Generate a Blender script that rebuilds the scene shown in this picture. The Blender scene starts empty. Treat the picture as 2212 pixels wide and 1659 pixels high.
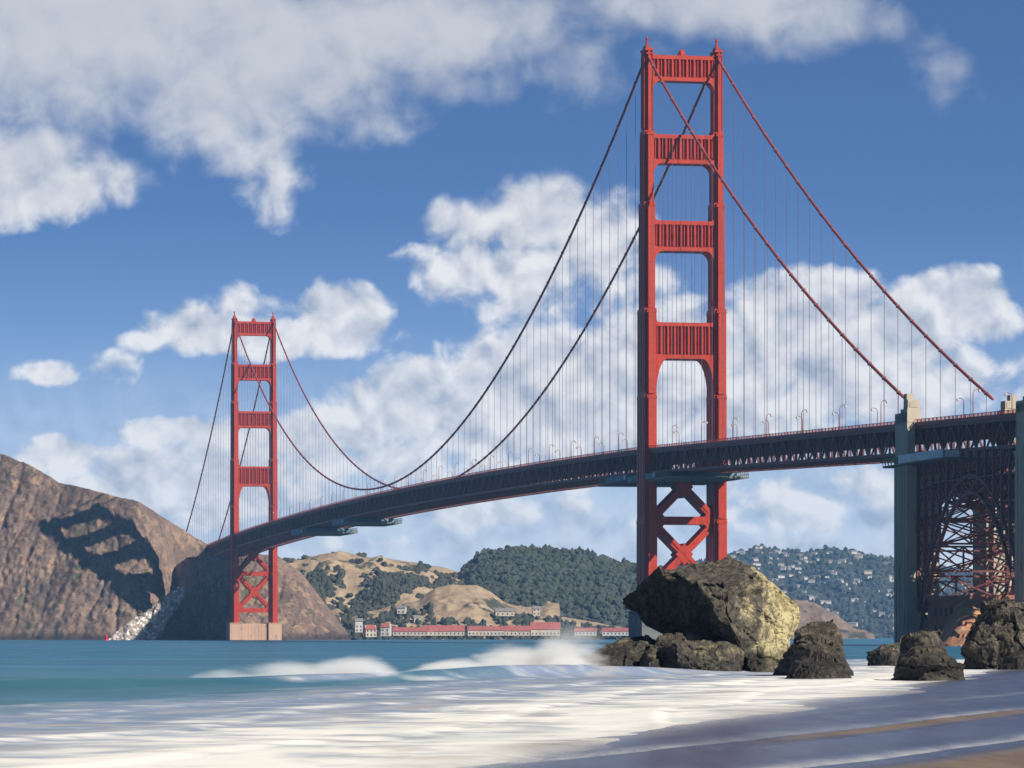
import bpy, bmesh, math, random
import numpy as np
from mathutils import Vector, Matrix

# ------------------------------------------------------------------ camera, sky, sun, exposure
F, CX, HY, EYE = 8404.0, 1106.0, 1375.0, 2.5      # survey scale used to lay the place out: 2212 units across, eye height in metres
SC = bpy.context.scene
COL = SC.collection
cam_d = bpy.data.cameras.new('camera'); cam = bpy.data.objects.new('camera', cam_d); COL.objects.link(cam)
cam.location = (0, 0, EYE); cam.rotation_euler = (math.radians(90), 0, 0)
cam_d.sensor_width = 36; cam_d.lens = F / 2212 * 36
cam_d.shift_y = (HY - 829.5) / 2212
cam_d.clip_start = 0.5; cam_d.clip_end = 60000
SC.camera = cam
SC.view_settings.view_transform = 'Standard'; SC.view_settings.look = 'None'
SC.view_settings.exposure = 0.42; SC.view_settings.gamma = 1.0
try: SC.view_settings.use_curve_mapping = False
except Exception: pass
SC.cycles.max_bounces = 8; SC.cycles.volume_bounces = 4; SC.cycles.transparent_max_bounces = 24
SC.cycles.caustics_reflective = False; SC.cycles.caustics_refractive = False
SC.cycles.sample_clamp_indirect = 6

U2 = np.array([-0.193186, 0.981162]); V2 = np.array([0.981162, 0.193186]); T1 = np.array([65.0, 1490.0])
KS, SLOPE = 1.4, 1.14
sv = np.array([V2[0] - KS * U2[0], V2[1] - KS * U2[1], SLOPE]); sv = sv / np.linalg.norm(sv)
SUN_EL = math.asin(sv[2]); SUN_AZ = math.atan2(sv[0], sv[1])
sun_d = bpy.data.lights.new('sun', 'SUN'); sun_d.energy = 5.0; sun_d.angle = math.radians(0.5); sun_d.color = (1.0, 0.93, 0.82)
sun = bpy.data.objects.new('sun', sun_d); COL.objects.link(sun)
sun.rotation_euler = Vector(sv).to_track_quat('Z', 'Y').to_euler()
sun.location = (200, -100, 400)

class G:
    """small helper to write node graphs"""
    def __init__(s, tree): s.t = tree; s.n = tree.nodes; s.l = tree.links
    def new(s, k, **kw):
        n = s.n.new(k)
        for a, b in kw.items(): setattr(n, a, b)
        return n
    def put(s, sock, v):
        if v is None: return
        if isinstance(v, bpy.types.NodeSocket): s.l.new(v, sock)
        else:
            if isinstance(v, (tuple, list)) and len(v) == 3 and sock.type == 'RGBA': v = (*v, 1)
            sock.default_value = v
    def math(s, op, a, b=None, c=None, clamp=False):
        n = s.new('ShaderNodeMath', operation=op, use_clamp=clamp)
        s.put(n.inputs[0], a); s.put(n.inputs[1], b); s.put(n.inputs[2], c); return n.outputs[0]
    def vmath(s, op, a, b=None, c=None, out=0):
        n = s.new('ShaderNodeVectorMath', operation=op)
        s.put(n.inputs[0], a); s.put(n.inputs[1], b)
        if c is not None: s.put(n.inputs[2], c)
        return n.outputs[out]
    def mix(s, f, a, b, blend='MIX'):
        n = s.new('ShaderNodeMix', data_type='RGBA', blend_type=blend)
        s.put(n.inputs[0], f); s.put(n.inputs[6], a); s.put(n.inputs[7], b); return n.outputs[2]
    def noise(s, vec, scale, detail=4, rough=0.55, dist=0.0, dim='3D', lac=2.0):
        n = s.new('ShaderNodeTexNoise', noise_dimensions=dim)
        s.put(n.inputs['Vector'], vec); s.put(n.inputs['Scale'], scale); s.put(n.inputs['Detail'], detail)
        s.put(n.inputs['Roughness'], rough); s.put(n.inputs['Distortion'], dist); s.put(n.inputs['Lacunarity'], lac)
        return n.outputs[0]
    def step(s, v, a, b, lo=0.0, hi=1.0):
        n = s.new('ShaderNodeMapRange', interpolation_type='SMOOTHSTEP')
        s.put(n.inputs[0], v); s.put(n.inputs[1], a); s.put(n.inputs[2], b); s.put(n.inputs[3], lo); s.put(n.inputs[4], hi)
        return n.outputs[0]
    def lin(s, v, a, b, lo=0.0, hi=1.0):
        n = s.new('ShaderNodeMapRange')
        s.put(n.inputs[0], v); s.put(n.inputs[1], a); s.put(n.inputs[2], b); s.put(n.inputs[3], lo); s.put(n.inputs[4], hi)
        return n.outputs[0]
    def xyz(s, x=0.0, y=0.0, z=0.0):
        n = s.new('ShaderNodeCombineXYZ')
        s.put(n.inputs[0], x); s.put(n.inputs[1], y); s.put(n.inputs[2], z); return n.outputs[0]
    def sep(s, v):
        n = s.new('ShaderNodeSeparateXYZ'); s.put(n.inputs[0], v); return n.outputs

def build_world():
    w = bpy.data.worlds.new('World'); SC.world = w; w.use_nodes = True
    g = G(w.node_tree); g.n.clear()
    d = g.new('ShaderNodeTexCoord').outputs['Generated']
    x, y, z = g.sep(d)
    # clear sky: atmosphere sampled with elevation stretched (long lens sees only the lowest 9 degrees)
    zz = g.math('ADD', g.math('MULTIPLY', g.math('MAXIMUM', z, 0.0), 4.0), 0.06)
    dv = g.vmath('NORMALIZE', g.xyz(x, y, zz))
    sky = g.new('ShaderNodeTexSky', sky_type='NISHITA', sun_disc=False)
    sky.sun_elevation = SUN_EL; sky.sun_rotation = SUN_AZ
    sky.altitude = 10; sky.air_density = 1.0; sky.dust_density = 0.4; sky.ozone_density = 3.0
    g.put(sky.inputs[0], dv)
    skyc = g.mix(1.0, sky.outputs[0], (0.74, 0.95, 1.18), 'MULTIPLY')
    skyc = g.mix(g.step(z, .15, .32, 0.0, .72), skyc, (0.0, 0.0, 0.0))      # unseen sky above the frame darkened to deepen the shadows
    # clouds, by direction (azimuth, elevation), in the units of the survey above
    az = g.math('ARCTAN2', x, y)
    el = g.math('ARCSINE', z)
    p = g.xyz(g.math('MULTIPLY', az, F / 100), g.math('MULTIPLY', el, F / 100), 0.0)
    warp = g.new('ShaderNodeTexNoise'); g.put(warp.inputs['Vector'], p); g.put(warp.inputs['Scale'], 0.9); g.put(warp.inputs['Detail'], 3.0)
    pw = g.vmath('ADD', p, g.vmath('MULTIPLY', g.vmath('SUBTRACT', warp.outputs[1], (0.5, 0.5, 0.5)), (0.9, 0.7, 0.0)))
    blobs = [  # cx, cy, rx, ry, strength
        (200, 40, 520, 235, 1.45), (620, 100, 320, 180, 1.35), (880, 60, 320, 125, 1.35), (470, 225, 220, 130, 1.15),
        (545, 310, 120, 110, .85), (610, 400, 65, 90, .75), (1080, 55, 200, 90, .95), (700, 190, 150, 90, .8), (620, 260, 130, 80, .6),
        (820, 265, 120, 60, .5), (1240, 150, 110, 90, .7), (1010, 170, 170, 60, .5),
        (30, 390, 200, 105, 1.35), (190, 410, 120, 65, .85), (110, 330, 90, 60, .7),
        (1580, 15, 320, 90, 1.3), (1780, 50, 170, 70, .9), (1660, 90, 140, 50, .6), (1360, 60, 130, 80, .45), (1250, 30, 120, 70, .6),
        (2030, 160, 85, 80, .48),
        (1170, 470, 140, 85, 1.1), (1020, 490, 100, 50, .75), (1290, 520, 120, 110, .9), (1080, 585, 210, 65, .95), (980, 585, 110, 40, .75),
        (1180, 650, 210, 60, .55), (1330, 600, 90, 60, .6),
        (420, 720, 105, 55, 1.0), (745, 695, 100, 75, 1.15), (600, 730, 220, 45, .8), (560, 660, 90, 35, .5), (330, 745, 70, 25, .6),
        (110, 805, 75, 32, .85), (230, 800, 60, 30, .35),
        (960, 850, 160, 75, 1.25), (860, 880, 170, 60, 1.1), (1200, 830, 260, 120, 1.2), (1120, 900, 340, 110, 1.0), (720, 930, 190, 55, 1.0), (800, 990, 220, 60, .8),
        (1420, 740, 160, 90, .8), (1440, 600, 50, 40, .4), (1430, 860, 180, 120, 1.0),
        (1760, 670, 170, 80, 1.2), (1690, 740, 180, 110, 1.1), (1900, 740, 190, 90, 1.0), (2060, 655, 115, 70, 1.25), (2120, 700, 80, 50, .8), (1850, 830, 350, 90, .95), (1620, 880, 260, 90, .9),
        (380, 935, 120, 34, .95), (500, 930, 120, 30, .6), (140, 985, 110, 45, 1.05), (330, 1050, 170, 75, 1.1), (420, 1000, 130, 60, 1.0), (440, 1110, 120, 60, .8), (200, 1040, 110, 40, .7), (560, 1030, 120, 90, .8),
        (1040, 1110, 150, 45, .75), (1190, 1090, 120, 30, .5), (1700, 1080, 230, 60, .7), (1860, 1050, 150, 40, .6), (800, 1170, 200, 22, .5), (1500, 1130, 200, 30, .5), (1250, 1010, 300, 50, .55),
    ]
    acc = None
    for (cx, cy, rx, ry, a) in blobs:
        c = ((cx - CX) / 100, (HY - cy) / 100, 0.0)
        q = g.vmath('MULTIPLY', g.vmath('SUBTRACT', pw, c), (100 / (rx * 1.25), 100 / (ry * 1.25), 0.0))
        r2 = g.vmath('DOT_PRODUCT', q, q, out=1)
        e = g.math('MULTIPLY_ADD', r2, -a, a)
        if acc is None: acc = e
        else:
            n = g.new('ShaderNodeMath', operation='SMOOTH_MAX'); g.put(n.inputs[0], acc); g.put(n.inputs[1], e); n.inputs[2].default_value = 0.25; acc = n.outputs[0]
    acc = g.math('MAXIMUM', acc, -0.9)
    # higher sky, out of frame: cloud cleared away to lower the ambient light
    acc = g.math('SUBTRACT', acc, g.math('MULTIPLY', g.step(el, 0.20, 0.30), 2.0))
    nz = g.noise(p, 1.05, 8, 0.55, 0.3)
    nzb = g.noise(g.vmath('ADD', p, (0.12, 0.34, 0.0)), 1.05, 4, 0.5, 0.3)
    nza = g.noise(p, 1.05, 4, 0.5, 0.3)
    high = g.step(el, 0.095, 0.145)
    namp = g.math('MULTIPLY_ADD', high, -0.6, 1.95)
    dens = g.math('ADD', acc, g.math('MULTIPLY', g.math('SUBTRACT', nz, 0.5), namp))
    cover = g.step(dens, 0.04, g.math('MULTIPLY_ADD', high, 0.75, 0.68))
    veil = g.math('MULTIPLY', g.step(el, 0.015, 0.082, 1.0, 0.0), g.lin(nzb, .3, .7, .45, .95))
    cover = g.math('MAXIMUM', cover, veil)
    pale = g.step(el, -.01, .115, .72, 0.0)
    relief = g.math('MULTIPLY', g.math('SUBTRACT', nza, nzb), 2.8)  # cloud light and shade painted in, from noise offset toward the sun
    core = g.step(dens, 0.55, 1.5)
    relief = g.math('MULTIPLY', relief, g.math('MULTIPLY_ADD', high, -.72, 1.0))
    lit = g.math('ADD', g.math('ADD', 0.68, relief), g.math('MULTIPLY', core, -0.18), clamp=True)
    cc = g.mix(lit, (0.35, 0.40, 0.50), (0.80, 0.80, 0.81))
    cc = g.mix(g.math('MULTIPLY', high, 0.65), cc, (0.52, 0.54, 0.58))
    skyc = g.mix(pale, skyc, (4.1, 5.3, 6.3))
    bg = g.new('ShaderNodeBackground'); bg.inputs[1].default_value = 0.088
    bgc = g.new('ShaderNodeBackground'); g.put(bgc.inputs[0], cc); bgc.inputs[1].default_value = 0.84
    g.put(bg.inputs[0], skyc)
    ms = g.new('ShaderNodeMixShader')
    g.put(ms.inputs[0], g.math('MULTIPLY', cover, 0.92)); g.put(ms.inputs[1], bg.outputs[0]); g.put(ms.inputs[2], bgc.outputs[0])
    o = g.new('ShaderNodeOutputWorld'); g.put(o.inputs[0], ms.outputs[0])
    w.cycles.sampling_method = 'MANUAL'; w.cycles.sample_map_resolution = 512
build_world()

# ------------------------------------------------------------------ helpers
def at(px, py, Y):                       # survey angle -> place at distance Y
    return ((px - CX) * Y / F, Y, EYE + (HY - py) * Y / F)
def X_of(px, Y): return (px - CX) * Y / F
def Z_of(py, Y): return EYE + (HY - py) * Y / F

def _hash(ix, iy, iz, seed):
    h = (ix.astype(np.int64) * 374761393 + iy.astype(np.int64) * 668265263 + iz.astype(np.int64) * 2147483647 + seed * 1274126177) & 0xffffffff
    h = ((h ^ (h >> 13)) * 1274126177) & 0xffffffff
    h = (h ^ (h >> 16)) & 0xffffffff
    return h / 4294967295.0
def vnoise(p, seed=0):
    p = np.asarray(p, float); i = np.floor(p).astype(np.int64); f = p - i; f = f * f * (3 - 2 * f)
    r = 0
    for dx in (0, 1):
        for dy in (0, 1):
            for dz in (0, 1):
                w = (f[..., 0] if dx else 1 - f[..., 0]) * (f[..., 1] if dy else 1 - f[..., 1]) * (f[..., 2] if dz else 1 - f[..., 2])
                r = r + w * _hash(i[..., 0] + dx, i[..., 1] + dy, i[..., 2] + dz, seed)
    return r * 2 - 1
def fbm(p, oct=5, seed=0, gain=0.5, ridge=False):
    p = np.asarray(p, float); a = 1; s = 0
    for k in range(oct):
        n = vnoise(p * (2.03 ** k) + 17.3 * k, seed + k)
        s = s + a * ((0.5 - np.abs(n)) * 2 if ridge else n); a *= gain
    return s

class MB:
    def __init__(s): s.v = []; s.f = []
    def add(s, vs, fs):
        o = len(s.v); s.v.extend([tuple(v) for v in vs]); s.f.extend([tuple(i + o for i in f) for f in fs])
    def box(s, x0, x1, y0, y1, z0, z1):
        s.add([(x0, y0, z0), (x1, y0, z0), (x1, y1, z0), (x0, y1, z0), (x0, y0, z1), (x1, y0, z1), (x1, y1, z1), (x0, y1, z1)],
              [(0, 3, 2, 1), (4, 5, 6, 7), (0, 1, 5, 4), (1, 2, 6, 5), (2, 3, 7, 6), (3, 0, 4, 7)])
    def bar(s, a, b, w, h, up=(0, 0, 1)):
        a = Vector(a); b = Vector(b); d = (b - a).normalized(); upv = Vector(up)
        if abs(d.dot(upv)) > 0.98: upv = Vector((0, 1, 0))
        r = d.cross(upv).normalized() * (w / 2); q = r.cross(d).normalized() * (h / 2)
        s.add([a - r - q, a + r - q, a + r + q, a - r + q, b - r - q, b + r - q, b + r + q, b - r + q],
              [(0, 3, 2, 1), (4, 5, 6, 7), (0, 1, 5, 4), (1, 2, 6, 5), (2, 3, 7, 6), (3, 0, 4, 7)])
    def tube(s, pts, r, n=8, cap=True):
        pts = [Vector(p) for p in pts]; rs = r if isinstance(r, (list, tuple)) else [r] * len(pts)
        base = len(s.v); prev = None
        for i, p in enumerate(pts):
            d = (pts[min(i + 1, len(pts) - 1)] - pts[max(i - 1, 0)]).normalized()
            ref = Vector((1, 0, 0)) if abs(d.x) < 0.9 else Vector((0, 1, 0))
            if prev is not None: ref = prev
            a = (ref - d * ref.dot(d)).normalized(); b = d.cross(a); prev = a
            for k in range(n):
                t = 2 * math.pi * k / n
                s.v.append(tuple(p + (a * math.cos(t) + b * math.sin(t)) * rs[i]))
        for i in range(len(pts) - 1):
            for k in range(n):
                k2 = (k + 1) % n
                s.f.append((base + i * n + k, base + i * n + k2, base + (i + 1) * n + k2, base + (i + 1) * n + k))
        if cap:
            s.f.append(tuple(base + k for k in reversed(range(n)))); e = base + (len(pts) - 1) * n
            s.f.append(tuple(e + k for k in range(n)))
    def prism(s, poly, axis, a, b):       # poly in the two other axes, extruded along axis from a to b
        n = len(poly)
        def P(q, c): return {'x': (c, q[0], q[1]), 'y': (q[0], c, q[1]), 'z': (q[0], q[1], c)}[axis]
        s.add([P(q, a) for q in poly] + [P(q, b) for q in poly],
              [tuple(range(n)), tuple(reversed(range(n, 2 * n)))] + [(i, i + n, (i + 1) % n + n, (i + 1) % n) for i in range(n)])
    def build(s, name, m, parent=None, smooth=False):
        me = bpy.data.meshes.new(name); me.from_pydata(s.v, [], s.f); me.update()
        bm = bmesh.new(); bm.from_mesh(me); bmesh.ops.recalc_face_normals(bm, faces=bm.faces); bm.to_mesh(me); bm.free()
        return link(name, me, m, parent, smooth)
def link(name, me, m, parent=None, smooth=False):
    o = bpy.data.objects.new(name, me); COL.objects.link(o)
    if m: me.materials.append(m)
    if parent: o.parent = parent
    if smooth: me.polygons.foreach_set('use_smooth', [True] * len(me.polygons))
    return o
def grid_mesh(name, P, m, parent=None, smooth=True, attrs=None):   # P: (rows, cols, 3)
    r, c = P.shape[:2]
    me = bpy.data.meshes.new(name)
    idx = np.arange(r * c).reshape(r, c)
    q = np.stack([idx[:-1, :-1], idx[:-1, 1:], idx[1:, 1:], idx[1:, :-1]], -1).reshape(-1, 4)
    me.from_pydata(P.reshape(-1, 3).tolist(), [], q.tolist()); me.update()
    for k, a in (attrs or {}).items():
        at_ = me.attributes.new(k, 'FLOAT', 'POINT'); at_.data.foreach_set('value', np.asarray(a, np.float32).ravel())
    return link(name, me, m, parent, smooth)
def tag(o, label=None, cat=None, group=None, kind=None):
    for k, v in (('label', label), ('category', cat), ('group', group), ('kind', kind)):
        if v: o[k] = v
    return o
def empty(name, loc, rz=0.0, parent=None):
    o = bpy.data.objects.new(name, None); COL.objects.link(o); o.location = loc; o.rotation_euler = (0, 0, rz)
    o.empty_display_size = 2
    if parent: o.parent = parent
    return o
def dup(root, label=None):
    r = root.copy(); COL.objects.link(r)
    if label: r['label'] = label
    for ch in list(root.children):
        c = ch.copy(); COL.objects.link(c); c.parent = r
        for gch in list(ch.children):
            d = gch.copy(); COL.objects.link(d); d.parent = c
    return r
ORD = ['first', 'second', 'third', 'fourth', 'fifth', 'sixth', 'seventh', 'eighth', 'ninth', 'tenth', 'eleventh', 'twelfth', 'thirteenth', 'fourteenth', 'fifteenth',
       'sixteenth', 'seventeenth', 'eighteenth', 'nineteenth', 'twentieth', 'twenty-first', 'twenty-second', 'twenty-third', 'twenty-fourth', 'twenty-fifth', 'twenty-sixth', 'twenty-seventh', 'twenty-eighth', 'twenty-ninth', 'thirtieth']

# ------------------------------------------------------------------ materials
def mat(name, c1, c2=None, scale=0.5, rough=0.6, bump=0.0, bscale=None, spec=0.4, detail=5, c3=None, s3=None, t=(0.35, 0.65), t3=(0.55, 0.7), stretch=(1, 1, 1), metal=0.0):
    m = bpy.data.materials.new(name); m.use_nodes = True
    g = G(m.node_tree); b = g.n['Principled BSDF']
    co = g.new('ShaderNodeTexCoord').outputs['Object']
    if stretch != (1, 1, 1): co = g.vmath('MULTIPLY', co, stretch)
    c = c1
    if c2:
        c = g.mix(g.step(g.noise(co, scale, detail, 0.6), *t), c1, c2)
        if c3: c = g.mix(g.step(g.noise(g.vmath('ADD', co, (31, 7, 3)), s3 or scale * 3, detail, 0.6), *t3), c, c3)
    g.put(b.inputs['Base Color'], c); b.inputs['Roughness'].default_value = rough
    b.inputs['Specular IOR Level'].default_value = spec; b.inputs['Metallic'].default_value = metal
    if bump:
        bn = g.new('ShaderNodeBump'); bn.inputs['Strength'].default_value = bump; bn.inputs['Distance'].default_value = 1.0 / (bscale or scale) * 0.2
        g.put(bn.inputs['Height'], g.noise(co, bscale or scale, 8, 0.65)); g.put(b.inputs['Normal'], bn.outputs[0])
    return m
M = {}
M['orange'] = mat('international_orange_paint', (0.44, 0.041, 0.013), (0.38, 0.034, 0.011), 0.25, 0.5, spec=0.22, stretch=(1, 1, 0.25), c3=(0.27, 0.022, 0.013), s3=0.9)
def seams(m):
    g = G(m.node_tree); b = g.n['Principled BSDF']; src = b.inputs['Base Color'].links[0].from_socket
    co = g.new('ShaderNodeTexCoord').outputs['Object']; x, y, z = g.sep(co)
    fr = g.math('FRACT', g.math('DIVIDE', z, 3.45)); ln = g.step(fr, .0, .14, .5, 0.0)
    st_ = g.step(g.noise(g.vmath('MULTIPLY', co, (1.3, 1.3, .045)), 1.0, 5, .65), .50, .68, 0.0, .55)
    c = g.mix(g.math('MAXIMUM', ln, st_), src, (.20, .020, .013)); g.put(b.inputs['Base Color'], c)
seams(M['orange'])
M['orange_dark'] = mat('weathered_orange_paint', (0.30, 0.045, 0.035), (0.22, 0.04, 0.038), 0.4, 0.6, c3=(0.22, 0.05, 0.05), s3=1.1)
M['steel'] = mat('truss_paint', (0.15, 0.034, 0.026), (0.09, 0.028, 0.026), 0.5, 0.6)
M['cable'] = mat('cable_paint', (0.34, 0.06, 0.05), (0.24, 0.05, 0.045), 0.2, 0.55)
M['rope'] = mat('suspender_rope', (0.16, 0.10, 0.11), rough=0.6)
M['asphalt'] = mat('asphalt', (0.05, 0.05, 0.052), (0.065, 0.063, 0.06), 0.6, 0.85)
M['concrete'] = mat('pier_concrete', (0.52, 0.32, 0.22), (0.42, 0.27, 0.19), 0.15, 0.85, 0.2, 0.6, c3=(0.25, 0.20, 0.16), s3=0.4, stretch=(1, 1, 0.35))
M['pylon'] = mat('pylon_concrete', (0.48, 0.42, 0.32), (0.40, 0.36, 0.28), 0.12, 0.85, 0.15, 0.5, c3=(0.24, 0.21, 0.16), s3=0.35, stretch=(1, 1, 0.2))
M['lamp'] = mat('lamp_post_paint', (0.22, 0.09, 0.08), rough=0.5)
M['glass'] = mat('lamp_glass', (0.6, 0.58, 0.5), rough=0.25)
M['pier_grey'] = mat('dark_grey_pier', (.16, .17, .165), (.11, .12, .12), .2, .85)  # darker grey for the near tower's pier
M['tarp'] = mat('blue_grey_tarpaulin', (0.16, 0.26, 0.33), (0.10, 0.18, 0.25), 0.4, 0.7, 0.3, 0.8)
M['tarp_pale'] = mat('pale_sheeting', (0.72, 0.76, 0.80), (0.5, 0.56, 0.62), 0.5, 0.6, 0.3, 0.8)
M['scaffold'] = mat('scaffold_tube', (0.16, 0.15, 0.14), rough=0.6)
M['brick'] = mat('fort_brick', (0.34, 0.13, 0.075), (0.27, 0.11, 0.07), 0.3, 0.9, 0.2, 1.0, c3=(0.40, 0.22, 0.13), s3=0.6)
M['bank'] = mat('rust_ochre_bank', (0.42, 0.27, 0.13), (0.34, 0.13, 0.08), 0.09, 0.9, 0.4, 0.7, c3=(0.46, 0.33, 0.20), s3=0.3)
M['seawall'] = mat('seawall_stone', (0.40, 0.30, 0.18), (0.30, 0.23, 0.15), 0.3, 0.9, 0.4, 0.7)

# ------------------------------------------------------------------ the bridge
ANG = math.atan2(V2[1], V2[0])
bridge = tag(empty('suspension_bridge', (T1[0], T1[1], 0), ANG), 'red orange suspension bridge with two tall portal towers across the strait', 'bridge')
def to_world(t, s, z): p = T1 + V2 * t + U2 * s; return (p[0], p[1], z)
L, LS, HT = 1280.1, 343.0, 225.2
def rail_z(s):
    if s < 0: return 75.3 + s * 0.0255
    if s > L: return 75.3 - (s - L) * 0.0255
    q = (s - L / 2) / (L / 2); return 75.3 + 5.8 * (1 - q * q)
S0, S1, S2_ = -338.0, -351.0, -450.0
def cable_z(s):
    if 0 <= s <= L:
        q = (s - L / 2) / (L / 2); return 83.4 + (HT - 83.4) * q * q
    if s < 0: q = -s / LS
    else: q = (s - L) / LS
    return HT + (71.5 - HT) * q - 10.2 * 4 * q * (1 - q)

TIERS = [(12.0, 47.5, 4.9, 17.0), (47.5, 95.0, 4.7, 16.4), (95.0, 127.7, 4.6, 16.0), (127.7, 168.3, 4.2, 13.2), (168.3, 195.6, 3.7, 10.6), (195.6, 226.4, 3.1, 8.2)]
STRUTS = [(214.8, 224.6), (183.2, 194.2), (149.7, 161.2), (108.5, 122.3)]
def tier_at(z):
    for a in TIERS:
        if a[0] <= z < a[1]: return a
    return TIERS[-1]
def make_leg(t0, parent, s0):
    b = MB()
    for i, (z0, z1, w, l) in enumerate(TIERS):
        for (ww, ll) in ((w, l - 3.2), (w - 1.3, l - 1.4), (w - 2.3, l)):       # stepped cellular plan
            h = ww / 2; k = ll / 2; zz = z1 - (0.004 if ww == w else (0.25 if ww > w - 2 else 0.5))
            b.add([(t0 - h, s0 - k, z0), (t0 + h, s0 - k, z0), (t0 + h, s0 + k, z0), (t0 - h, s0 + k, z0),
                   (t0 - h, s0 - k, zz), (t0 + h, s0 - k, zz), (t0 + h, s0 + k, zz), (t0 - h, s0 + k, zz)],
                  [(0, 3, 2, 1), (4, 5, 6, 7), (0, 1, 5, 4), (1, 2, 6, 5), (2, 3, 7, 6), (3, 0, 4, 7)])
        # setback ledge at each step
        b.box(t0 - w / 2 - .12, t0 + w / 2 + .12, s0 - l / 2 + 1.5, s0 + l / 2 - 1.5, z1 - 1.6, z1 - 1.0)
        b.box(t0 - w / 2 + .5, t0 + w / 2 - .5, s0 - l / 2 - .12, s0 + l / 2 + .12, z1 - 1.7, z1 - 1.1)
        # raised vertical ribs on the long faces
        for k in (-0.28, 0.0, 0.28):
            for sg in (-1, 1):
                xx = t0 + sg * w / 2
                b.box(min(xx, xx + sg * .18), max(xx, xx + sg * .18), s0 + k * l - .5, s0 + k * l + .5, z0 + 1, z1 - 2)
    b.box(t0 - 1.62, t0 + 1.62, s0 - 4.2, s0 + 4.2, 226.1, 226.9)
    return b.build('leg', M['orange'], parent)
def fillet(b, tx, z, sx, sz, r, y0, y1, rz=None, n=7):
    rz = rz or r
    poly = [(tx, z)]
    for i in range(n + 1):
        a = math.pi / 2 * i / n
        poly.append((tx + sx * r * (1 - math.sin(a)), z + sz * rz * (1 - math.cos(a))))
    b.prism(poly, 'y', y0, y1)
def make_tower(s0):
    tw = empty('tower', (0, 0, 0), 0, bridge)
    for t0 in (-13.7, 13.7): make_leg(t0, tw, s0)
    for i, (z0, z1) in enumerate(STRUTS):
        a = tier_at((z0 + z1) / 2); t1 = 13.7 - a[2] / 2; d = a[3] * 0.36
        b = MB()
        b.box(-t1, t1, s0 - d + 1.1, s0 + d - 1.1, z0 + .02, z1 - .02)
        b.box(-t1, t1, s0 - d, s0 + d, z0, z0 + 1.5)
        b.box(-t1, t1, s0 - d, s0 + d, z1 - 1.5, z1)
        n = 17
        for k in range(n):
            c = -t1 + (k + .5) * 2 * t1 / n; w = .30 if k % 2 else .16
            tri = 1.5 + (abs(c) / t1) * 0.8
            for sg in (-1, 1):
                ya, yb = sorted((s0 + sg * (d - 1.1), s0 + sg * (d - (.02 if k % 2 else .35))))
                b.box(c - w, c + w, ya, yb, z0 + tri, z1 - 1.5)
        for sg in (-1, 1):
            tb = tier_at(z0 - 1); tx = sg * (13.7 - tb[2] / 2)
            if i < 3: fillet(b, tx, z0, -sg, -1, 3.4, s0 - d, s0 + d, 4.4)
            else: fillet(b, tx, z0, -sg, -1, 4.6, s0 - d, s0 + d, 14.5, 10)
            fillet(b, sg * t1, z1, -sg, 1, 1.2, s0 - d, s0 + d, 2.2)
        o = b.build('portal_strut', M['orange'], tw)
    # bracing under the roadway
    t1 = 13.7 - 2.4
    for (zz, h) in ((46.8, 3.0), (21.0, 3.0)):
        b = MB(); b.box(-t1, t1, s0 - 4.6, s0 + 4.6, zz - h / 2, zz + h / 2)
        for k in range(9): b.box(-t1 + 1 + k * 2.4, -t1 + 1.5 + k * 2.4, s0 - 4.75, s0 + 4.75, zz - h / 2 + .4, zz + h / 2 - .4)
        b.build('cross_strut', M['orange'], tw)
    for (za, zb) in ((48.3, 71.0), (22.5, 45.3)):
        zc = (za + zb) / 2
        b = MB()
        for sg in (-1, 1):
            b.bar((-sg * t1, s0, za), (sg * t1, s0, zb), 9.0 + sg * .01, 2.6, (0, 0, 1))
            for q in (-1, 1):
                b.bar((sg * q * -t1 * .98, s0 - 4.65, za + (0 if q > 0 else zb - za)), (0, s0 - 4.65, zc), .3, .5)
        b.prism([(-3.4, zc), (0, zc - 4.2), (3.4, zc), (0, zc + 4.2)], 'y', s0 - 4.7, s0 + 4.7)
        for sg in (-1, 1):
            b.prism([(sg * t1, za), (sg * (t1 - 3.4), za), (sg * t1, za + 4.6)], 'y', s0 - 4.66, s0 + 4.66)
            b.prism([(sg * t1, zb), (sg * (t1 - 3.4), zb), (sg * t1, zb - 4.6)], 'y', s0 - 4.66, s0 + 4.66)
        b.build('cross_brace', M['orange'], tw)
    for t0 in (-13.7, 13.7):
        b = MB()
        b.prism([(s0 - 3.4, 226.9), (s0 + 3.4, 226.9), (s0 + 1.6, 228.4), (s0 - 1.6, 228.4)], 'x', t0 - .9, t0 + .9)
        b.build('cable_saddle', M['orange_dark'], tw)
        b = MB()
        b.tube([(t0, s0, 228.4), (t0, s0, 229.0)], .6, 8); b.tube([(t0, s0, 229.0), (t0, s0, 230.8)], [.4, .36], 8); b.tube([(t0, s0, 230.8), (t0, s0, 231.2), (t0, s0, 231.9)], [.6, .5, .12], 8)
        b.build('finial', M['orange'], tw)
    b = MB(); b.tube([(0, s0, 224.6), (0, s0, 225.6)], 1.6, 10); b.tube([(0, s0, 225.6), (0, s0, 226.6), (0, s0, 227.3)], [1.3, 1.2, .3], 10)
    b.build('beacon', M['orange'], tw)
    # concrete pier
    b = MB()
    for t0 in (-13.7, 13.7): b.box(t0 - 4.6, t0 + 4.6, s0 - 11.5, s0 + 11.5, -6, 11.8)
    b.box(-9.1, 9.1, s0 - 9.6, s0 + 9.6, -6, 11.5)
    for t0 in (-13.7, 13.7): b.box(t0 - 4.9, t0 + 4.9, s0 - 11.8, s0 + 11.8, 11.8, 12.2)
    for k in range(-3, 4): b.box(k * 2.4 - .25, k * 2.4 + .25, s0 - 9.75, s0 + 9.75, -6, 10.5)
    b.build('pier', M['concrete'] if s0 > 1 else M['pier_grey'], tw)
    return tw
make_tower(0.0); make_tower(L)

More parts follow.
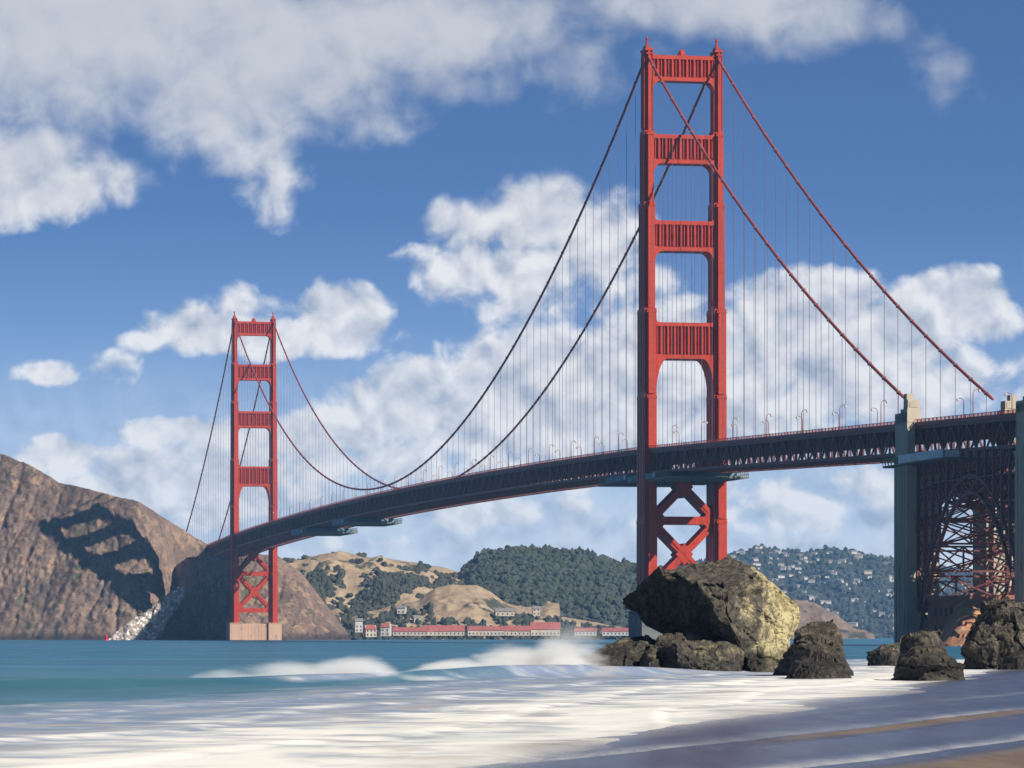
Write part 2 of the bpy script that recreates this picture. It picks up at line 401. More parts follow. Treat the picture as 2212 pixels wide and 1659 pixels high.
# deck and stiffening trusses
SB, SE = -520.0, 1640.0
PAN = 7.62
ns = int((SE - SB) / PAN)
st = [SB + i * PAN for i in range(ns + 1)]
def run(b, t0, t1, dz0, dz1, step=4):     # a slab following the road's curve
    ss = st[::step] + ([st[-1]] if (len(st) - 1) % step else [])
    vs = []; fs = []
    for s in ss:
        z = rail_z(s); vs += [(t0, s, z + dz0), (t1, s, z + dz0), (t1, s, z + dz1), (t0, s, z + dz1)]
    for i in range(len(ss) - 1):
        o = i * 4
        for k in range(4): fs.append((o + k, o + (k + 1) % 4, o + 4 + (k + 1) % 4, o + 4 + k))
    fs += [(0, 1, 2, 3), tuple(len(vs) - 4 + k for k in (3, 2, 1, 0))]
    b.add(vs, fs)
b = MB(); run(b, -9.0, 9.0, -1.75, -1.35); b.build('roadway', M['asphalt'], bridge)
for sg in (-1, 1):
    b = MB(); a, c = sorted((sg * 9.02, sg * 14.3)); run(b, a, c, -1.6, -1.15)
    a, c = sorted((sg * 14.3, sg * 14.5)); run(b, a, c, -2.0, -1.0)
    b.build('sidewalk', M['orange_dark'], bridge)
    b = MB(); a, c = sorted((sg * 14.32, sg * 14.46))
    run(b, a, c, -.14, 0.0); run(b, a, c, -.99, -.88)
    for i in range(len(st) - 1):
        for k in (0, .5):
            s = st[i] + PAN * k; z = rail_z(s); b.box(a, c, s - .09, s + .09, z - .88, z - .14)
        for k in range(6):
            s = st[i] + PAN * (k + .5) / 6; z = rail_z(s); b.box(a + .05, c - .05, s - .28, s + .28, z - .87, z - .15)
    b.build('railing', M['orange'], bridge)
    b = MB(); tt = sg * 13.7
    run(b, tt - .45, tt + .45, -2.9, -2.05); run(b, tt - .45, tt + .45, -10.4, -9.5)
    for i in range(ns):
        s, s2 = st[i], st[i + 1]; z, z2 = rail_z(s), rail_z(s2)
        b.box(tt - .3, tt + .3, s - .25, s + .25, z - 9.5, z - 2.9)
        if i % 2: b.bar((tt, s, z - 9.5), (tt, s2, z2 - 2.9), .55, .5)
        else: b.bar((tt, s, z - 2.9), (tt, s2, z2 - 9.5), .55, .5)
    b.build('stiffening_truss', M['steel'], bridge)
b = MB()
for i in range(ns + 1):
    s = st[i]; z = rail_z(s)
    b.box(-13.2, 13.2, s - .25, s + .25, z - 5.4, z - 2.2)
for t in (-9, -6, -3, 0, 3, 6, 9): run(b, t - .15, t + .15, -2.2, -1.76)
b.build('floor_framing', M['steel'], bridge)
b = MB()
for i in range(ns):
    s, s2 = st[i], st[i + 1]; z, z2 = rail_z(s), rail_z(s2)
    b.box(-13.2, 13.2, s - .25, s + .25, z - 10.3, z - 9.7)
    b.bar((-13.2, s, z - 10), (0, s2, z2 - 10), .4, .4); b.bar((13.2, s, z - 10), (0, s2, z2 - 10), .4, .4)
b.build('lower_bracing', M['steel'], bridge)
# main cables
for tt in (-13.7, 13.7):
    pts = []
    s = -LS + 6
    while s < L + 343:
        pts.append((tt, s, cable_z(s))); s += 8.0 if abs(s) > 12 and abs(s - L) > 12 else 2.0
    b = MB(); b.tube(pts, 0.5, 10)
    b.build('main_cable', M['cable'], bridge, True)
# suspender ropes: the hundred that show largest one by one, the far ones as one piece
SUS = []
for tt in (-13.7, 13.7):
    s = -LS + 12
    while s < L + 330:
        if min(abs(s), abs(s - L)) > 9 and cable_z(s) - rail_z(s) > .5: SUS.append((tt, s))
        s += 15.24
SUS.sort(key=lambda q: T1[1] + U2[1] * q[1] + V2[1] * q[0])
rest = MB()
def rope(b, tt, s, r=.045):
    z0, z1 = rail_z(s) - 2.0, cable_z(s)
    for d in (-.2, .2): b.tube([(tt, s + d, z0), (tt, s + d, z1)], r, 5, False)
    b.box(tt - .58, tt + .58, s - .35, s + .35, z1 - .55, z1 + .53)
for i, (tt, s) in enumerate(SUS):
    if i < 99:
        b = MB(); rope(b, tt, s); b.build('suspender', M['rope'], bridge)
    else: rope(rest, tt, s)
tag(rest.build('suspender', M['rope'], bridge), kind='stuff')

# lamp posts along both kerbs
def lamp_proto():
    r = empty('street_lamp', (0, 0, 0))
    b = MB(); b.box(-.3, .3, -.3, .3, 0, .9); b.tube([(0, 0, .9), (0, 0, 7.4)], [.17, .12], 6)
    b.build('post', M['lamp'], r)
    b = MB(); b.tube([(0, 0, 7.4), (.12, 0, 8.0), (.55, 0, 8.5), (1.2, 0, 8.7), (1.9, 0, 8.55)], .1, 6); b.build('arm', M['lamp'], r)
    b = MB(); b.tube([(1.9, 0, 8.65), (1.9, 0, 8.5), (1.9, 0, 7.9), (1.9, 0, 7.75)], [.15, .42, .36, .2], 6); b.build('lantern', M['glass'], r)
    return r
proto = lamp_proto(); first = True
for side in (-1, 1):
    k = 0
    for i, s in enumerate(np.arange(-436.0 + (0 if side < 0 else 22.8), 1150, 45.72)):
        if min(abs(s), abs(s - L)) < 12 or (-356 < s < -334): continue
        o = proto if first else dup(proto); first = False
        o.location = to_world(side * 9.6, s, rail_z(s) - 1.25); o.rotation_euler = (0, 0, ANG + (0 if side < 0 else math.pi))
        kerb = 'near' if side < 0 else 'far'
        if s < 0: lab = f'lamp post on the {kerb} kerb, {ORD[int(-s // 45.72)]} from the near red tower toward the concrete pylons'
        else: lab = f'lamp post on the {kerb} kerb, {ORD[int(s // 45.72)]} from the near red tower toward the far tower'
        tag(o, lab, 'street lamp', 'lamp posts along the bridge deck')

# hanging maintenance platforms under the deck
def platform(s0, s1, drop, label, end_at=1, pale=False, t0=-15.5, t1=15.5):
    zc = rail_z((s0 + s1) / 2) - 10.6
    sl = (rail_z(s1) - rail_z(s0)) / (s1 - s0)
    r = tag(empty('work_platform', to_world(0, (s0 + s1) / 2, zc - drop), ANG), label, 'work platform', 'work platforms hung under the deck')
    h = (s1 - s0) / 2
    b = MB(); b.box(t0, t1, -h, h, 0, .25)
    for k in range(int(2 * h / 4) + 1): b.box(t0 - .2, t1 + .2, -h + k * 4, -h + k * 4 + .3, -.4, -.01)
    b.build('floor', M['scaffold'], r)
    b = MB()
    for sd in (t0, t1):
        n = max(2, int(2 * h / 3))
        for k in range(n):
            a = -h + k * 2 * h / n; c = a + 2 * h / n
            b.bar((sd, a, .25), (sd, c, drop - .2), .16, .16); b.bar((sd, a, .25), (sd, a, drop - .2), .18, .18)
        b.bar((sd, -h, drop - .2), (sd, h, drop - .2), .2, .2); b.bar((sd, -h, 1.2), (sd, h, 1.2), .14, .14)
    for e in (-h, h):
        for k in range(8):
            xx = t0 + (t1 - t0) * k / 7; b.bar((xx, e, .25), (xx, e, drop - .2), .16, .16)
    b.build('frame', M['scaffold'], r)
    b = MB()
    a, c = (-h * .98, h * .45) if end_at > 0 else (-h * .45, h * .98)
    b.box(t0 - .32, t0 - .2, a, c, .3, drop + (.3 if pale else -.1)); b.box(t1 + .2, t1 + .32, a, c, .3, drop - .1)
    b.box(t0, t1, a, a + .12, .3, drop - .1)
    b.build('sheeting', M['tarp_pale' if pale else 'tarp'], r)
    b = MB(); b.box(t0 - .5, t0 - .33, a + 1, a + 3.5, .6, 2.4); b.build('sign_panel', M['tarp_pale'], r)
    return r
platform(-42, 26, 2.6, 'dark work platform wrapping the near red tower under the deck', -1)
platform(26, 78, 2.5, 'blue sheeted work platform just beyond the near red tower', 1)
platform(740, 800, 3.0, 'scaffold work platform hung under the middle of the bridge deck', -1)
platform(905, 975, 3.2, 'scaffold work platform nearest the far red tower under the deck', -1)

# ------------------------------------------------------------------ concrete pylons and the steel arch over the fort
def pylon(name, s_c, label, top=True):
    r = tag(empty(name, to_world(0, s_c, 0), ANG), label, 'pylon', 'concrete pylons by the fort')
    ln = 6.5; zt = rail_z(s_c)
    for sg in (-1, 1):
        b = MB()
        a, c = sorted((sg * 17.2, sg * 7.2)); b.box(a, c, -ln, ln, -8, zt - 11.2)
        a, c = sorted((sg * 17.0, sg * 14.6)); b.box(a, c, -ln + .3, ln - .3, zt - 11.2, zt + 2.0)
        for k in (-4.2, -1.4, 1.4, 4.2):
            xa, xb = sorted((sg * 17.2, sg * 17.45)); b.box(xa, xb, k - .45, k + .45, -7, zt - 13)
        b.box(*sorted((sg * 17.5, sg * 7.0)), -ln - .3, ln + .3, zt - 12.2, zt - 11.22)
        b.build('shaft', M['pylon'], r)
        b = MB()
        xa, xb = sorted((sg * 17.0, sg * 12.9)); b.box(xa, xb, -ln + .2, -ln + 7.0, zt - 1.1, zt + 3.0)
        xa, xb = sorted((sg * 16.7, sg * 13.2)); b.box(xa, xb, -ln + .6, -ln + 5.0, zt + 3.0, zt + 5.6)
        xa, xb = sorted((sg * 16.9, sg * 14.9)); b.box(xa, xb, -ln + 1.0, -ln + 4.0, zt + 5.6, zt + 7.4)
        xa, xb = sorted((sg * 16.2, sg * 13.6)); b.box(xa, xb, -ln + .45, -ln + .62, zt + 3.4, zt + 5.0)
        b.box(*sorted((sg * 17.0, sg * 14.2)), 0.6, ln - .2, zt - 1.1, zt + 1.2)
        b.build('pylon_cap', M['pylon'], r)
    b = MB(); b.box(-7.2, 7.2, -4.5, 4.5, 44, zt - 11.3)
    b.prism([(-7.2, 44), (-7.2, 38), (-5.5, 41.5), (-2.5, 43.6), (-1, 44)], 'y', -4.4, 4.4)
    b.prism([(7.2, 44), (7.2, 38), (5.5, 41.5), (2.5, 43.6), (1, 44)], 'y', -4.4, 4.4)
    b.build('portal_beam', M['pylon'], r)
    return r
pylon('concrete_pylon', -344.5, 'concrete twin-shaft pylon where the cables end, left of the arch')
pylon('concrete_pylon', -456.5, 'concrete pylon cut by the picture edge, right of the arch')

arch = tag(empty('steel_arch', to_world(0, -400.5, 0), ANG), 'dark steel lattice arch carrying the roadway above the brick fort', 'arch')
def arch_o(q): return 10 + 38 * (1 - (q / 49.5) ** 2)
def arch_i(q): return 4 + 39.2 * (1 - (q / 47.5) ** 2)
for tt in (-13.7, 13.7):
    b = MB(); N = 14
    qs = [-49.5 + 99 * i / N for i in range(N + 1)]
    for i in range(N):
        qa, qb = qs[i], qs[i + 1]
        ia, ib = max(-2, arch_i(qa)), max(-2, arch_i(qb))
        b.bar((tt, qa, arch_o(qa)), (tt, qb, arch_o(qb)), .9, .8); b.bar((tt, qa, ia), (tt, qb, ib), .9, .8)
        b.bar((tt, qa, ia), (tt, qa, arch_o(qa)), .6, .5)
        b.bar((tt, qa, arch_o(qa)), (tt, qb, ib), .5, .45) if qa < 0 else b.bar((tt, qa, ia), (tt, qb, arch_o(qb)), .5, .45)
    b.build('arch_rib', M['steel'], arch)
    b = MB()
    for i in range(N + 1):
        q = qs[i]; top = rail_z(-400.5) - 10.5; z0 = arch_o(q)
        b.box(tt - .5, tt + .5, q - .45, q + .45, z0, top)
        if i < N:
            q2 = qs[i + 1]; lv = top; m_ = 0
            while lv - 7.5 > min(arch_o(q), arch_o(q2)) - 2:
                b.bar((tt, q, lv), (tt, q2, lv - 7.5), .38, .38); b.bar((tt, q2, lv), (tt, q, lv - 7.5), .38, .38)
                b.bar((tt, q, lv - 7.5), (tt, q2, lv - 7.5), .45, .45); lv -= 7.5
    b.build('spandrel_bracing', M['steel'], arch)
b = MB()
for i in range(N + 1):
    q = qs[i]
    for fn in (arch_o, arch_i):
        if fn(q) > 0:
            b.bar((-13.2, q, fn(q)), (13.2, q, fn(q)), .6, .6)
    if i < N:
        q2 = qs[i + 1]; b.bar((-13.2, q, arch_o(q)), (13.2, q2, arch_o(q2)), .4, .4); b.bar((13.2, q, arch_o(q)), (-13.2, q2, arch_o(q2)), .4, .4)
    zo, zi = arch_o(q), max(-2, arch_i(q)); T = [-13.2, -4.4, 4.4, 13.2]
    for a_, b_ in (zip(T[:-1], T[1:]) if i >= N // 2 else ()):
        b.bar((a_, q, zo), (b_, q, zi), .42, .42); b.bar((b_, q, zo), (a_, q, zi), .42, .42)
    for t_ in (T[1:3] if i >= N // 2 else ()): b.bar((t_, q, zi), (t_, q, zo), .5, .5)
    if N // 2 <= i < N:
        b.bar((-13.2, q, zi), (13.2, qs[i + 1], max(-2, arch_i(qs[i + 1]))), .45, .45); b.bar((13.2, q, zi), (-13.2, qs[i + 1], max(-2, arch_i(qs[i + 1]))), .45, .45)
    z0 = arch_o(q); top = rail_z(-400.5) - 10.5
    lv = top
    while lv - 9 > z0:
        b.bar((-13.2, q, lv), (13.2, q, lv - 9), .38, .38); b.bar((13.2, q, lv), (-13.2, q, lv - 9), .38, .38); b.bar((-13.2, q, lv - 9), (13.2, q, lv - 9), .4, .4); lv -= 9
b.build('cross_bracing', M['steel'], arch)
# sheeted platform on the near pylon
platform(-392, -331, 2.4, 'pale wrapped work platform in front of the left concrete pylon', 1, True, -18.6, 13.0)

# the brick fort under the arch
fort = tag(empty('brick_fort', to_world(0, -402, 0), ANG), 'low red brick fort beneath the steel arch', 'fort')
b = MB(); b.box(-13, 34, 3, 44, 0, 13.0); b.build('wall', M['brick'], fort)
b = MB(); b.box(-13.6, 34.6, 2.4, 44.6, 13.0, 14.2); b.build('parapet', M['brick'], fort)
dk = mat('window_void', (0.015, 0.013, 0.012), rough=0.9)
for k in range(7):
    for zz in (3.2, 8.4):
        b = MB(); c = -9 + k * 6
        b.prism([(c - .9, zz), (c + .9, zz), (c + .9, zz + 1.8), (c + .5, zz + 2.5), (c - .5, zz + 2.5), (c - .9, zz + 1.8)], 'y', 2.88, 2.98); b.build('window', dk, fort)
        if k < 8:
            b = MB(); c = 6 + k * 5
            b.prism([(c - .9, zz), (c + .9, zz), (c + .9, zz + 1.8), (c + .5, zz + 2.5), (c - .5, zz + 2.5), (c - .9, zz + 1.8)], 'x', -13.12, -13.02); b.build('window', dk, fort)
b = MB(); b.box(-24, 60, -70, -8, -6, 3.6); b.box(-20, 60, -69, 42, -6, 0.0)
for k in range(18): b.box(-24.3, -24.0, -69 + k * 3.4, -67.6 + k * 3.4, -6, 3.0)
tag(b.build('seawall', M['seawall']), 'ochre stone seawall at the foot of the brick fort', 'seawall')
o = bpy.data.objects['seawall']; o.location = to_world(0, -402, 0); o.rotation_euler = (0, 0, ANG)

tt_, ss_ = np.meshgrid(np.linspace(-64, -16, 70), np.linspace(-104, -20, 100))
sm = lambda a: np.clip(a, 0, 1) ** 2 * (3 - 2 * np.clip(a, 0, 1))
zz_ = -3 + 15.5 * sm((ss_ + 100) / 66) * sm((tt_ + 39 - .3 * (ss_ + 30)) / 15)
zz_ = zz_ + .9 * fbm(np.stack([tt_ * .16, ss_ * .16, zz_ * 0], -1), 4, 61) + .8 * np.floor(zz_ / 3.2) - .25 * zz_
tag(grid_mesh('bank', np.stack([tt_, ss_, zz_], -1), M['bank'], smooth=False), 'sunlit rust and ochre stone bank rising to the brick fort', 'bank')
o = bpy.data.objects['bank']; o.location = to_world(0, -402, 0); o.rotation_euler = (0, 0, ANG)

# ------------------------------------------------------------------ hills
def interp(pts, x): return np.interp(x, [p[0] for p in pts], [p[1] for p in pts])
def hill(name, crest, yf, yc, px0, px1, nx, nt, m, prof=1.0, amp=6.0, nscale=0.02, seed=1, back=250.0, ridge=True, camp=1.0, tilt=0.5, fine=0.0, groove=0.0):
    px = np.linspace(px0, px1, nx)
    Yf = interp(yf, px); Yc = interp(yc, px)
    Xc = (px - CX) * Yc / F
    Zc = EYE + (HY - interp(crest, px)) * Yc / F
    t = np.linspace(0, 1, nt); tb = np.linspace(0, 1, 8)[1:]
    rows = []
    for a in t:
        rows.append(np.stack([Xc, Yf + (Yc - Yf) * a, -4 + (Zc + 4) * a ** prof], -1))
    for a in tb:
        rows.append(np.stack([Xc, Yc + back * a, Zc * (1 - a ** 1.5) - 6 * a], -1))
    P = np.array(rows)
    n = fbm(P * nscale, 6, seed, 0.52, ridge)
    tt = np.concatenate([t, np.ones(len(tb))])[:, None]
    env = np.minimum(1, tt * 6) * (1 - (1 - 0.35 * camp) * np.clip((tt - .7) / .3, 0, 1))
    d = amp * n * env
    P[..., 1] -= d * (1 - tilt); P[..., 2] += d * tilt * np.minimum(1, tt * 3)
    if groove:
        gu = (P[..., 0] - .28 * P[..., 2] + 9 * fbm(P * .02, 3, seed + 3)) / 19.0
        gk = gu - np.floor(gu); amp_g = groove * (.45 + .55 * _hash(np.floor(gu), np.floor(gu) * 0, np.floor(gu) * 0, seed))
        gd = amp_g * np.exp(-((gk - .5) / .10) ** 2) * env
        P[..., 1] += gd; P[..., 2] -= gd * .35
    if fine:
        n2 = fbm(P * nscale * 8, 3, seed + 9); P[..., 2] += fine * n2 * env; P[..., 1] -= fine * n2 * env
    return grid_mesh(name, P, m), P

def rock_ground(name, cols, scale, strata=None, wet=True, bump=0.7, grass=None):
    m = bpy.data.materials.new(name); m.use_nodes = True; g = G(m.node_tree); b = g.n['Principled BSDF']
    co = g.new('ShaderNodeTexCoord').outputs['Object']
    n1 = g.noise(co, scale, 8, 0.62, 0.4); n2 = g.noise(g.vmath('ADD', co, (91, 17, 5)), scale * 3.7, 6, 0.65); n3 = g.noise(g.vmath('ADD', co, (11, 67, 55)), scale * 11, 4, 0.7)
    c = g.mix(g.step(n1, .38, .62), cols[0], cols[1])
    c = g.mix(g.step(n2, .48, .64), c, cols[2])
    c = g.mix(g.math('MULTIPLY', g.step(n3, .5, .68), .8), c, cols[3])
    if strata:
        sp = g.vmath('MULTIPLY', co, strata)
        c = g.mix(g.math('MULTIPLY', g.step(g.noise(sp, 1.0, 4, .6), .55, .66), .65), c, cols[4])
    if grass:
        c = g.mix(g.math('MULTIPLY', g.step(g.noise(g.vmath('ADD', co, (5, 3, 88)), grass[1], 7, .66), grass[2], grass[2] + .05), 1.0), c, grass[0])
    if wet:
        z = g.sep(co)[2]
        c = g.mix(g.step(z, 1.5, 7.0, .8, 0.0), c, (0.03, 0.028, 0.03))
    g.put(b.inputs['Base Color'], c); b.inputs['Roughness'].default_value = 0.9; b.inputs['Specular IOR Level'].default_value = 0.2
    if bump:
        bn = g.new('ShaderNodeBump'); bn.inputs['Strength'].default_value = bump; bn.inputs['Distance'].default_value = .5 / scale * .12
        g.put(bn.inputs['Height'], g.noise(co, scale * 5, 9, .68)); g.put(b.inputs['Normal'], bn.outputs[0])
    return m
M['headland'] = rock_ground('headland_rock', [(.215, .15, .115), (.15, .105, .088), (.30, .20, .135), (.065, .05, .045), (.065, .048, .045)], 0.03, (0.035, 0.03, 0.006), grass=((.10, .09, .055), .05, .56))
crest = [(-260, 900), (0, 980), (60, 1003), (130, 1043), (200, 1060), (300, 1085), (370, 1128), (420, 1160), (450, 1178), (500, 1196), (520, 1196), (600, 1200), (650, 1238), (700, 1305), (730, 1366), (760, 1378)]
yf = [(-260, 2882), (0, 2840), (130, 2818), (300, 2790), (335, 2786), (355, 2795), (400, 2850), (495, 2850), (512, 2800), (520, 2786), (600, 2790), (650, 2800), (760, 2830)]
yc = [(-260, 3010), (0, 2946), (130, 2910), (300, 2868), (345, 2866), (400, 2888), (420, 2894), (450, 2894), (520, 2890), (600, 2890), (700, 2880), (760, 2850)]
headland, _ = hill('headland', crest, yf, yc, -260, 760, 420, 120, M['headland'], 1.0, 2.7, .035, 4, 500, fine=1.0, groove=2.4)
tag(headland, kind='structure')
cliff, _ = hill('cliff', [(318, 1386), (334, 1340), (350, 1296), (366, 1262), (382, 1222), (405, 1206), (450, 1199), (495, 1212), (515, 1260), (530, 1330), (545, 1382)], [(318, 2884), (352, 2872), (495, 2776), (545, 2792)],
     [(318, 2890), (352, 2880), (495, 2785), (545, 2800)], 318, 545, 130, 90, M['headland'], 1.0, 3.4, .05, 14, 60, fine=1.2, groove=1.5)
tag(cliff, kind='structure')

M['tan'] = rock_ground('dry_grass_hill', [(.36, .27, .17), (.30, .22, .14), (.38, .29, .19), (.24, .17, .115), (.2, .15, .1)], 0.012, None, False, .4, grass=((.055, .06, .04), .014, .565))
M['scrub'] = rock_ground('scrub_hill', [(.05, .055, .035), (.07, .07, .045), (.035, .045, .03), (.10, .085, .055), (.05, .05, .04)], 0.02, None, False, .8)
M['bluehill'] = rock_ground('wooded_suburb_hill', [(.035, .05, .045), (.05, .062, .05), (.028, .04, .04), (.10, .09, .075), (.05, .05, .04)], 0.012, None, False, .9)
M['brownslope'] = rock_ground('brown_slope', [(.22, .15, .11), (.17, .12, .09), (.27, .19, .14), (.10, .09, .06), (.1, .1, .08)], 0.02, None, False, .6, grass=((.06, .06, .045), .02, .55))
tan_hill, PT = hill('hill', [(440, 1300), (520, 1260), (600, 1225), (622, 1216), (652, 1221), (700, 1204), (745, 1200), (800, 1206), (830, 1209), (900, 1220), (960, 1234), (1000, 1246), (1080, 1262), (1200, 1300)],
     [(440, 3330), (1200, 3330)], [(440, 3800), (1200, 3800)], 440, 1200, 240, 80, M['tan'], .9, 26, .006, 11, 500, fine=1.2)
tag(tan_hill, kind='structure')
knoll, PK = hill('knoll', [(660, 1378), (740, 1345), (800, 1322), (860, 1310), (905, 1300), (940, 1272), (980, 1264), (1030, 1266), (1060, 1280), (1100, 1310), (1180, 1335), (1290, 1350), (1420, 1372)],
     [(660, 3240), (1420, 3240)], [(660, 3380), (1420, 3380)], 660, 1420, 220, 60, M['tan'], .9, 9, .014, 23, 200, fine=1.0)
tag(knoll, kind='structure')
wood_crest = [(960, 1300), (985, 1262), (1005, 1232), (1040, 1204), (1090, 1190), (1150, 1191), (1230, 1199), (1300, 1212), (1376, 1224), (1440, 1240), (1540, 1280), (1620, 1340), (1660, 1378)]
wood_hill, PW = hill('wooded_hill', wood_crest, [(960, 3440), (1660, 3440)], [(960, 3800), (1660, 3800)], 960, 1660, 200, 70, M['scrub'], .85, 12, .008, 31, 500)
tag(wood_hill, kind='structure')
blue_crest = [(1380, 1260), (1500, 1225), (1560, 1212), (1600, 1197), (1645, 1187), (1690, 1194), (1740, 1197), (1785, 1188), (1830, 1196), (1880, 1210), (1930, 1218), (2000, 1228), (2060, 1238), (2120, 1258), (2260, 1300), (2400, 1350)]
far_hill, PB = hill('far_hill', blue_crest, [(1380, 6000), (2400, 6000)], [(1380, 7000), (2400, 7000)], 1380, 2400, 240, 90, M['bluehill'], .9, 30, .004, 41, 900)
tag(far_hill, kind='structure')
spit, PS = hill('low_headland', [(1560, 1330), (1660, 1300), (1720, 1298), (1760, 1304), (1800, 1326), (1840, 1362), (1870, 1380)], [(1560, 4200), (1870, 4200)], [(1560, 4330), (1870, 4330)], 1560, 1870, 120, 40, M['brownslope'], .9, 10, .012, 51, 200, fine=1)
tag(spit, kind='structure')

# ------------------------------------------------------------------ trees, shrubs and houses on the hills
M['leaf_dark'] = mat('dark_evergreen_leaf', (.045, .055, .035), (.03, .04, .028), .25, .8, c3=(.075, .08, .05), s3=.6)
M['leaf_blue'] = mat('far_leaf', (.04, .055, .045), (.028, .04, .035), .1, .85)
M['shrub'] = mat('shrub_leaf', (.05, .055, .035), (.035, .04, .028), .3, .85)
rng = random.Random(5)
ICO = None
def ico(sub):
    bm = bmesh.new(); bmesh.ops.create_icosphere(bm, subdivisions=sub, radius=1.0)
    v = np.array([x.co[:] for x in bm.verts]); f = [tuple(y.index for y in x.verts) for x in bm.faces]; bm.free(); return v, f
IV1, IF1 = ico(1); IV2, IF2 = ico(2); IF1 = np.array(IF1); IF2 = np.array(IF2)
def tufts(b_v, b_f, c, r, h, seed, iv=IV1, iff=IF1):
    d = 1 + .42 * vnoise(iv * 1.7 + seed * 3.1, seed)
    p = iv * d[:, None] * np.array([r, r, h]) + np.array(c)
    o = sum(len(x) for x in b_v); b_v.append(p); b_f.append(iff + o)
def surf_pt(P, rows, u, v):
    r = v * (rows - 1); c = u * (P.shape[1] - 1)
    return P[int(r), int(c)]
def mass(name, m, items):
    bv, bf = [], []; off = 0
    for (c, r, h, sd, big) in items:
        iv, iff = (IV2, IF2) if big else (IV1, IF1)
        d = 1 + .5 * vnoise(iv * 1.9 + sd * 3.1, sd) + .22 * vnoise(iv * 4.5 + sd, sd + 7)
        bv.append(iv * d[:, None] * np.array([r, r, h]) + np.array(c)); bf.append(iff + off); off += len(iv)
    me = bpy.data.meshes.new(name); me.from_pydata(np.concatenate(bv).tolist(), [], np.concatenate(bf).tolist()); me.update()
    return link(name, me, m)
items = []
for i in range(7600):
    u, v = rng.random(), rng.random() ** .8; p = surf_pt(PW, 70, u, v)
    pxx = CX + F * p[0] / p[1]
    if pxx < 1010 and v < .35: continue
    r = rng.uniform(1.2, 3.3) * rng.choice((.8, 1, 1.25)); h = r * rng.uniform(.7, 1.3)
    if v > .93: h *= rng.uniform(.8, 1.4)
    items.append(((p[0] + rng.uniform(-2, 2), p[1] + rng.uniform(-3, 3), p[2] + h * .5), r, h, i, i % 3 == 0))
tag(mass('forest', M['leaf_dark'], items), 'dense dark green woodland covering the rounded hill', 'woodland', kind='stuff')
items = []
for i in range(5600):
    p = surf_pt(PB, 90, rng.random(), rng.random()); r = rng.uniform(2.0, 5.4); h = r * rng.uniform(.8, 1.5)
    items.append(((p[0] + rng.uniform(-4, 4), p[1] + rng.uniform(-6, 6), p[2] + h * .4), r, h, i, False))
tag(mass('tree_cover', M['leaf_blue'], items), 'hazy blue green trees covering the far residential hill', 'woodland', kind='stuff')
# scrub belts on the tan hills read as one cover; scattered bushes are separate
items = []
for i in range(900):
    u = rng.random(); v = rng.random() ** 1.6 * .62
    p = surf_pt(PK, 60, u, v); pxx = CX + F * p[0] / p[1]
    if 935 < pxx < 1070 and v > .3 or pxx < 690: continue
    r = rng.uniform(1.3, 3.2); h = r * rng.uniform(.8, 1.7); items.append(((p[0], p[1] - 1, p[2] + h * .35), r, h, i, True))
for i in range(700):
    a = rng.gauss(880, 45); v = np.clip(rng.gauss(.42 + (a - 880) * .0022, .07), .05, .95); u = (a - 440) / 760
    p = surf_pt(PT, 80, u, v); r = rng.uniform(1.5, 3.6); h = r * rng.uniform(.7, 1.4); items.append(((p[0], p[1], p[2] + h * .3), r, h, 4000 + i, True))
for i in range(260):
    a = rng.gauss(715, 22); v = np.clip(rng.gauss(.36, .07), .05, .95); u = (a - 440) / 760
    p = surf_pt(PT, 80, u, v); r = rng.uniform(1.5, 3.6); h = r * rng.uniform(.7, 1.4); items.append(((p[0], p[1], p[2] + h * .3), r, h, 5000 + i, True))
tag(mass('scrub_cover', M['shrub'], items), 'dark scrub belts filling the folds of the tan hills', 'scrub', kind='stuff')
def bush_mesh(sd):
    bv, bf = [], []; off = 0
    for k in range(5):
        c = np.array([rng.uniform(-.6, .6), rng.uniform(-.5, .5), .55 + rng.uniform(-.2, .35)])
        d = .62 + .35 * vnoise(IV2 * 2.2 + sd + k, sd + k); bv.append(IV2 * d[:, None] + c); bf.append(IF2 + off); off += len(IV2)
    me = bpy.data.meshes.new('shrub'); me.from_pydata(np.concatenate(bv).tolist(), [], np.concatenate(bf).tolist()); me.update(); me.materials.append(M['shrub']); return me
BM = [bush_mesh(k) for k in range(5)]
for i in range(64):
    v = rng.uniform(.45, .98); u = rng.uniform(.26, .72); p = surf_pt(PT, 80, u, v)
    o = bpy.data.objects.new('shrub', BM[i % 5]); COL.objects.link(o); s = rng.uniform(1.6, 3.6)
    o.location = (p[0], p[1], p[2] - .3); o.scale = (s * 1.3, s, s); o.rotation_euler = (0, 0, rng.uniform(0, 6))
    tag(o, 'small dark shrub on the upper slope of the dry tan hill', 'shrub', 'shrubs dotted over the tan hill')
